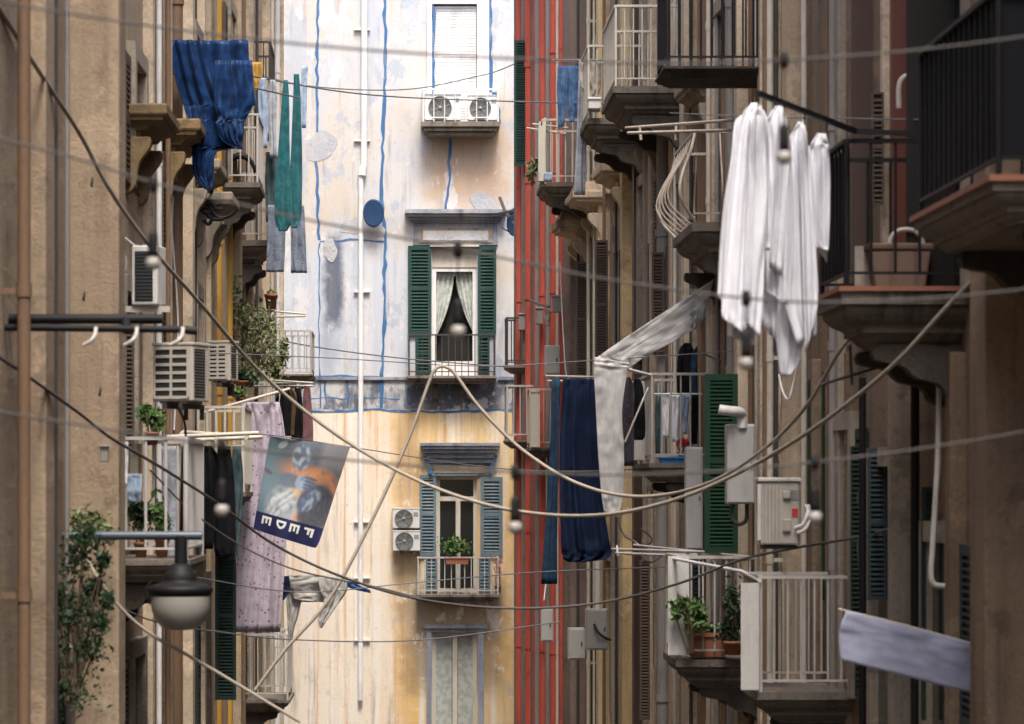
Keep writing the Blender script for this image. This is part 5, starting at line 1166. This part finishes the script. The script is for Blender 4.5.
plant('potted_plant', 'tall dark green plant at the right end of the trough balcony', 733, 655, 30.9, [(732, 600, 0, 8, 14), (735, 620, .1, 8, 14), (728, 630, 0, 8, 12), (738, 640, 0, 6, 8)], 460, .08, 'leafdark', (20, 14), 6, 13, cat='potted plant')
plant('planter_trough', 'long terracotta trough on the lower right balcony with low leaves', 707, 656, 31.3, [(700, 628, 0, 10, 4), (715, 628, 0, 9, 4)], 160, .07, 'leaf', (38, 24, .16), 5, 14, cat='planter')
plant('flower_box', 'red flowers over a tiny planter on the mid right balcony', 683, 462, 35.4, [(682, 441, 0, 4, 2.6), (686, 443, 0, 3, 2)], 90, .055, 'flower', (12, 10), 4, 15, cat='flowers')
plant('flower_box', 'red flowers on the upper right balcony edge', 632, 120, 42.6, [(628, 114, 0, 5, 3), (636, 116, 0, 4, 3)], 90, .09, 'flower', (16, 6, .1), 3, 16, cat='flowers')
plant('moss_tuft', 'tuft of weeds growing on the red pipes', 532, 178, 51.6, [(532, 172, 0, 4, 8), (536, 166, 0, 3, 5)], 120, .12, 'leafdry', None, 4, 17, .5)
plant('potted_plant', 'terracotta pot with dry stems on the upper left rack', 271, 309, 46, [(271, 292, 0, 4, 5)], 30, .08, 'leafdry', (13, 15), 3, 18, cat='potted plant')
m = MB(); m.pb(588.5, 601, 97.5, 108.5, 42.0, .25); m.pb(588, 601.5, 97, 99.5, 41.98, .29); tag(m.build('planter', 'white', None, .01), 'white planter hooked on the upper right balcony rail', 'planter')
m = MB(); m.pb(661, 690, 458, 466, 35.2, .3); m.pb(660, 691, 456.6, 459, 35.18, .34); tag(m.build('crate', 'bluecrate', None, .01), 'blue plastic crate on the floor of the mid right balcony', 'crate')
m = MB(); m.pb(544, 553, 172, 181, 47.7, .2); tag(m.build('bucket', 'c_lblue', None, .03), 'pale blue bucket on the small balcony by the red pipes', 'bucket')
# big planter basket on the black balcony
Y = 22.3; t = thing('planter_basket', P(899, 290, Y), 'large brown planter with an arched handle on the black railed balcony', 'planter')
m = MB(); x0, x1 = XP(868, Y), XP(934, Y); z0, z1 = ZP(289, Y), ZP(250, Y)
m.hexa([(x0+.06, Y+.02, z0), (x1-.06, Y+.02, z0), (x1-.06, Y+.4, z0), (x0+.06, Y+.4, z0), (x0+.015, Y, z1), (x1-.015, Y, z1), (x1-.015, Y+.42, z1), (x0+.015, Y+.42, z1)]); m.build('tub', 'basket', t, .02)
m = MB()
m.hexa([(x0+.002, Y-.012, z1+.002), (x1, Y-.012, z1+.002), (x1, Y+.43, z1+.002), (x0+.002, Y+.43, z1+.002), (x0-.004, Y-.02, z1+.05), (x1+.004, Y-.02, z1+.05), (x1+.004, Y+.44, z1+.05), (x0-.004, Y+.44, z1+.05)]); m.build('rim', 'basket', t, .012)
m = MB(); m.tube([P(889, 250, Y+.2), P(891, 238, Y+.2), P(898, 231, Y+.2), (P(907, 229.5, Y+.2)), P(916, 232, Y+.2), P(922, 240, Y+.2), P(924, 250, Y+.2)], .018, 8, True); m.build('handle', 'acgrey', t)
m = MB(); m.pb(855, 872, 246, 290, 22.5, .02); tag(m.build('panel', 'c_beige'), 'pale panel beside the large brown planter', 'panel')
# small fittings
for i, (px, py) in enumerate(((92, 186), (84, 300), (100, 395))):
    m = MB(); q = P(px, py, 23.66); m.tube([q+Vector((0, .03, 0)), q+Vector((0, -.05, 0)), q+Vector((.01, -.07, .03)), q+Vector((.01, -.06, .06))], .009, 6, True)
    tag(m.build('wall_hook', 'iron'), ('small iron hook high on the near left wall', 'small iron hook just above the black poles on the left wall', 'small iron hook on the left wall below the bigger air conditioner')[i], 'hook')
m = MB(); m.pb(100, 108, 446, 462, 23.6, .08); m.pb(99.5, 108.5, 445, 447, 23.58, .1); tag(m.build('junction_box', 'greypipe', None, .008), 'small grey junction box on the near left wall above the ivy', 'junction box')
m = MB(); m.tube([P(500, 198, 59.4), P(508, 216, 58.6), P(518, 214, 57)], .035, 8, True); m.tube([P(497, 214, 59.5), P(520, 209, 56.8)], .03, 8); tag(m.build('wall_bracket', 'iron'), 'dark bracket joining the pale wall and the red pipes', 'bracket')
for px0, px1, q0, q1, Y, lb in ((518.5, 526, 314, 330, 53.0, 'rusty junction box on the leftmost red pipes'), (536, 543, 308, 324, 51.5, 'rusty junction box above the grey meter box'), (552, 561, 296, 312, 50.3, 'rusty junction box on the rightmost red pipe')):
    m = MB(); m.pb(px0, px1, q0, q1, Y, .22); m.pb(px0-.6, px1+.6, q0-1, q0+1, Y-.02, .26); tag(m.build('junction_box', 'greypipe', None, .01), lb, 'junction box')
m = MB(); m.tube([P(526, 298, 51.4), P(536, 303, 51), P(549, 307, 50.4)], .02, 8, True); tag(m.build('antenna', 'iron'), 'dark rod sticking out across the red pipes', 'rod')
cloth('rag', 'c_beige', 'small pale rag tied to the red pipes', 'rag', [rows((308, 547, 550), (316, 544, 551), (326, 546, 549))], 50.6, amp=.03, folds=1, seed=90, nu=10)

# ------------------------------------------------------------------ light, sky, camera
w = bpy.data.worlds.new('World'); sc.world = w; w.use_nodes = True
nt = w.node_tree; bg = nt.nodes['Background']; sky = nt.nodes.new('ShaderNodeTexSky'); sky.sky_type = 'NISHITA'; sky.sun_disc = False
EL, AZ = 61, 173
sky.sun_elevation = math.radians(EL); sky.sun_rotation = math.radians(AZ); sky.air_density = 1.0; sky.dust_density = 4.0; sky.ozone_density = 1.0
nt.links.new(sky.outputs[0], bg.inputs[0]); bg.inputs[1].default_value = .14
ld = bpy.data.lights.new('Sun', 'SUN'); ld.energy = 1.5; ld.angle = math.radians(16); ld.color = (1, .96, .9)
so = bpy.data.objects.new('Sun', ld); COL.objects.link(so)
# sun stands at azimuth AZ (clockwise from +Y) and elevation EL
d = Vector((math.sin(math.radians(AZ))*math.cos(math.radians(EL)), math.cos(math.radians(AZ))*math.cos(math.radians(EL)), math.sin(math.radians(EL))))
so.rotation_euler = d.to_track_quat('Z', 'Y').to_euler(); so.location = d*60
cd = bpy.data.cameras.new('Camera'); cam = bpy.data.objects.new('Camera', cd); COL.objects.link(cam); sc.camera = cam
cam.location = (0, 0, ZC); cam.rotation_euler = (math.radians(90), 0, 0)
cd.sensor_fit = 'HORIZONTAL'; cd.sensor_width = 36; cd.lens = F/1024*36
cd.shift_x = (512-CX)/1024; cd.shift_y = (HY-362)/1024
cd.clip_end = 500; cd.clip_start = .1
cd.dof.use_dof = True; cd.dof.focus_distance = 43; cd.dof.aperture_fstop = 3.0
vs_ = sc.view_settings; vs_.view_transform = 'Standard'; vs_.look = 'None'; vs_.gamma = 1; vs_.use_curve_mapping = False
vs_.exposure = 1.55
sc.cycles.use_denoising = True
sc.cycles.max_bounces = 8; sc.cycles.diffuse_bounces = 5
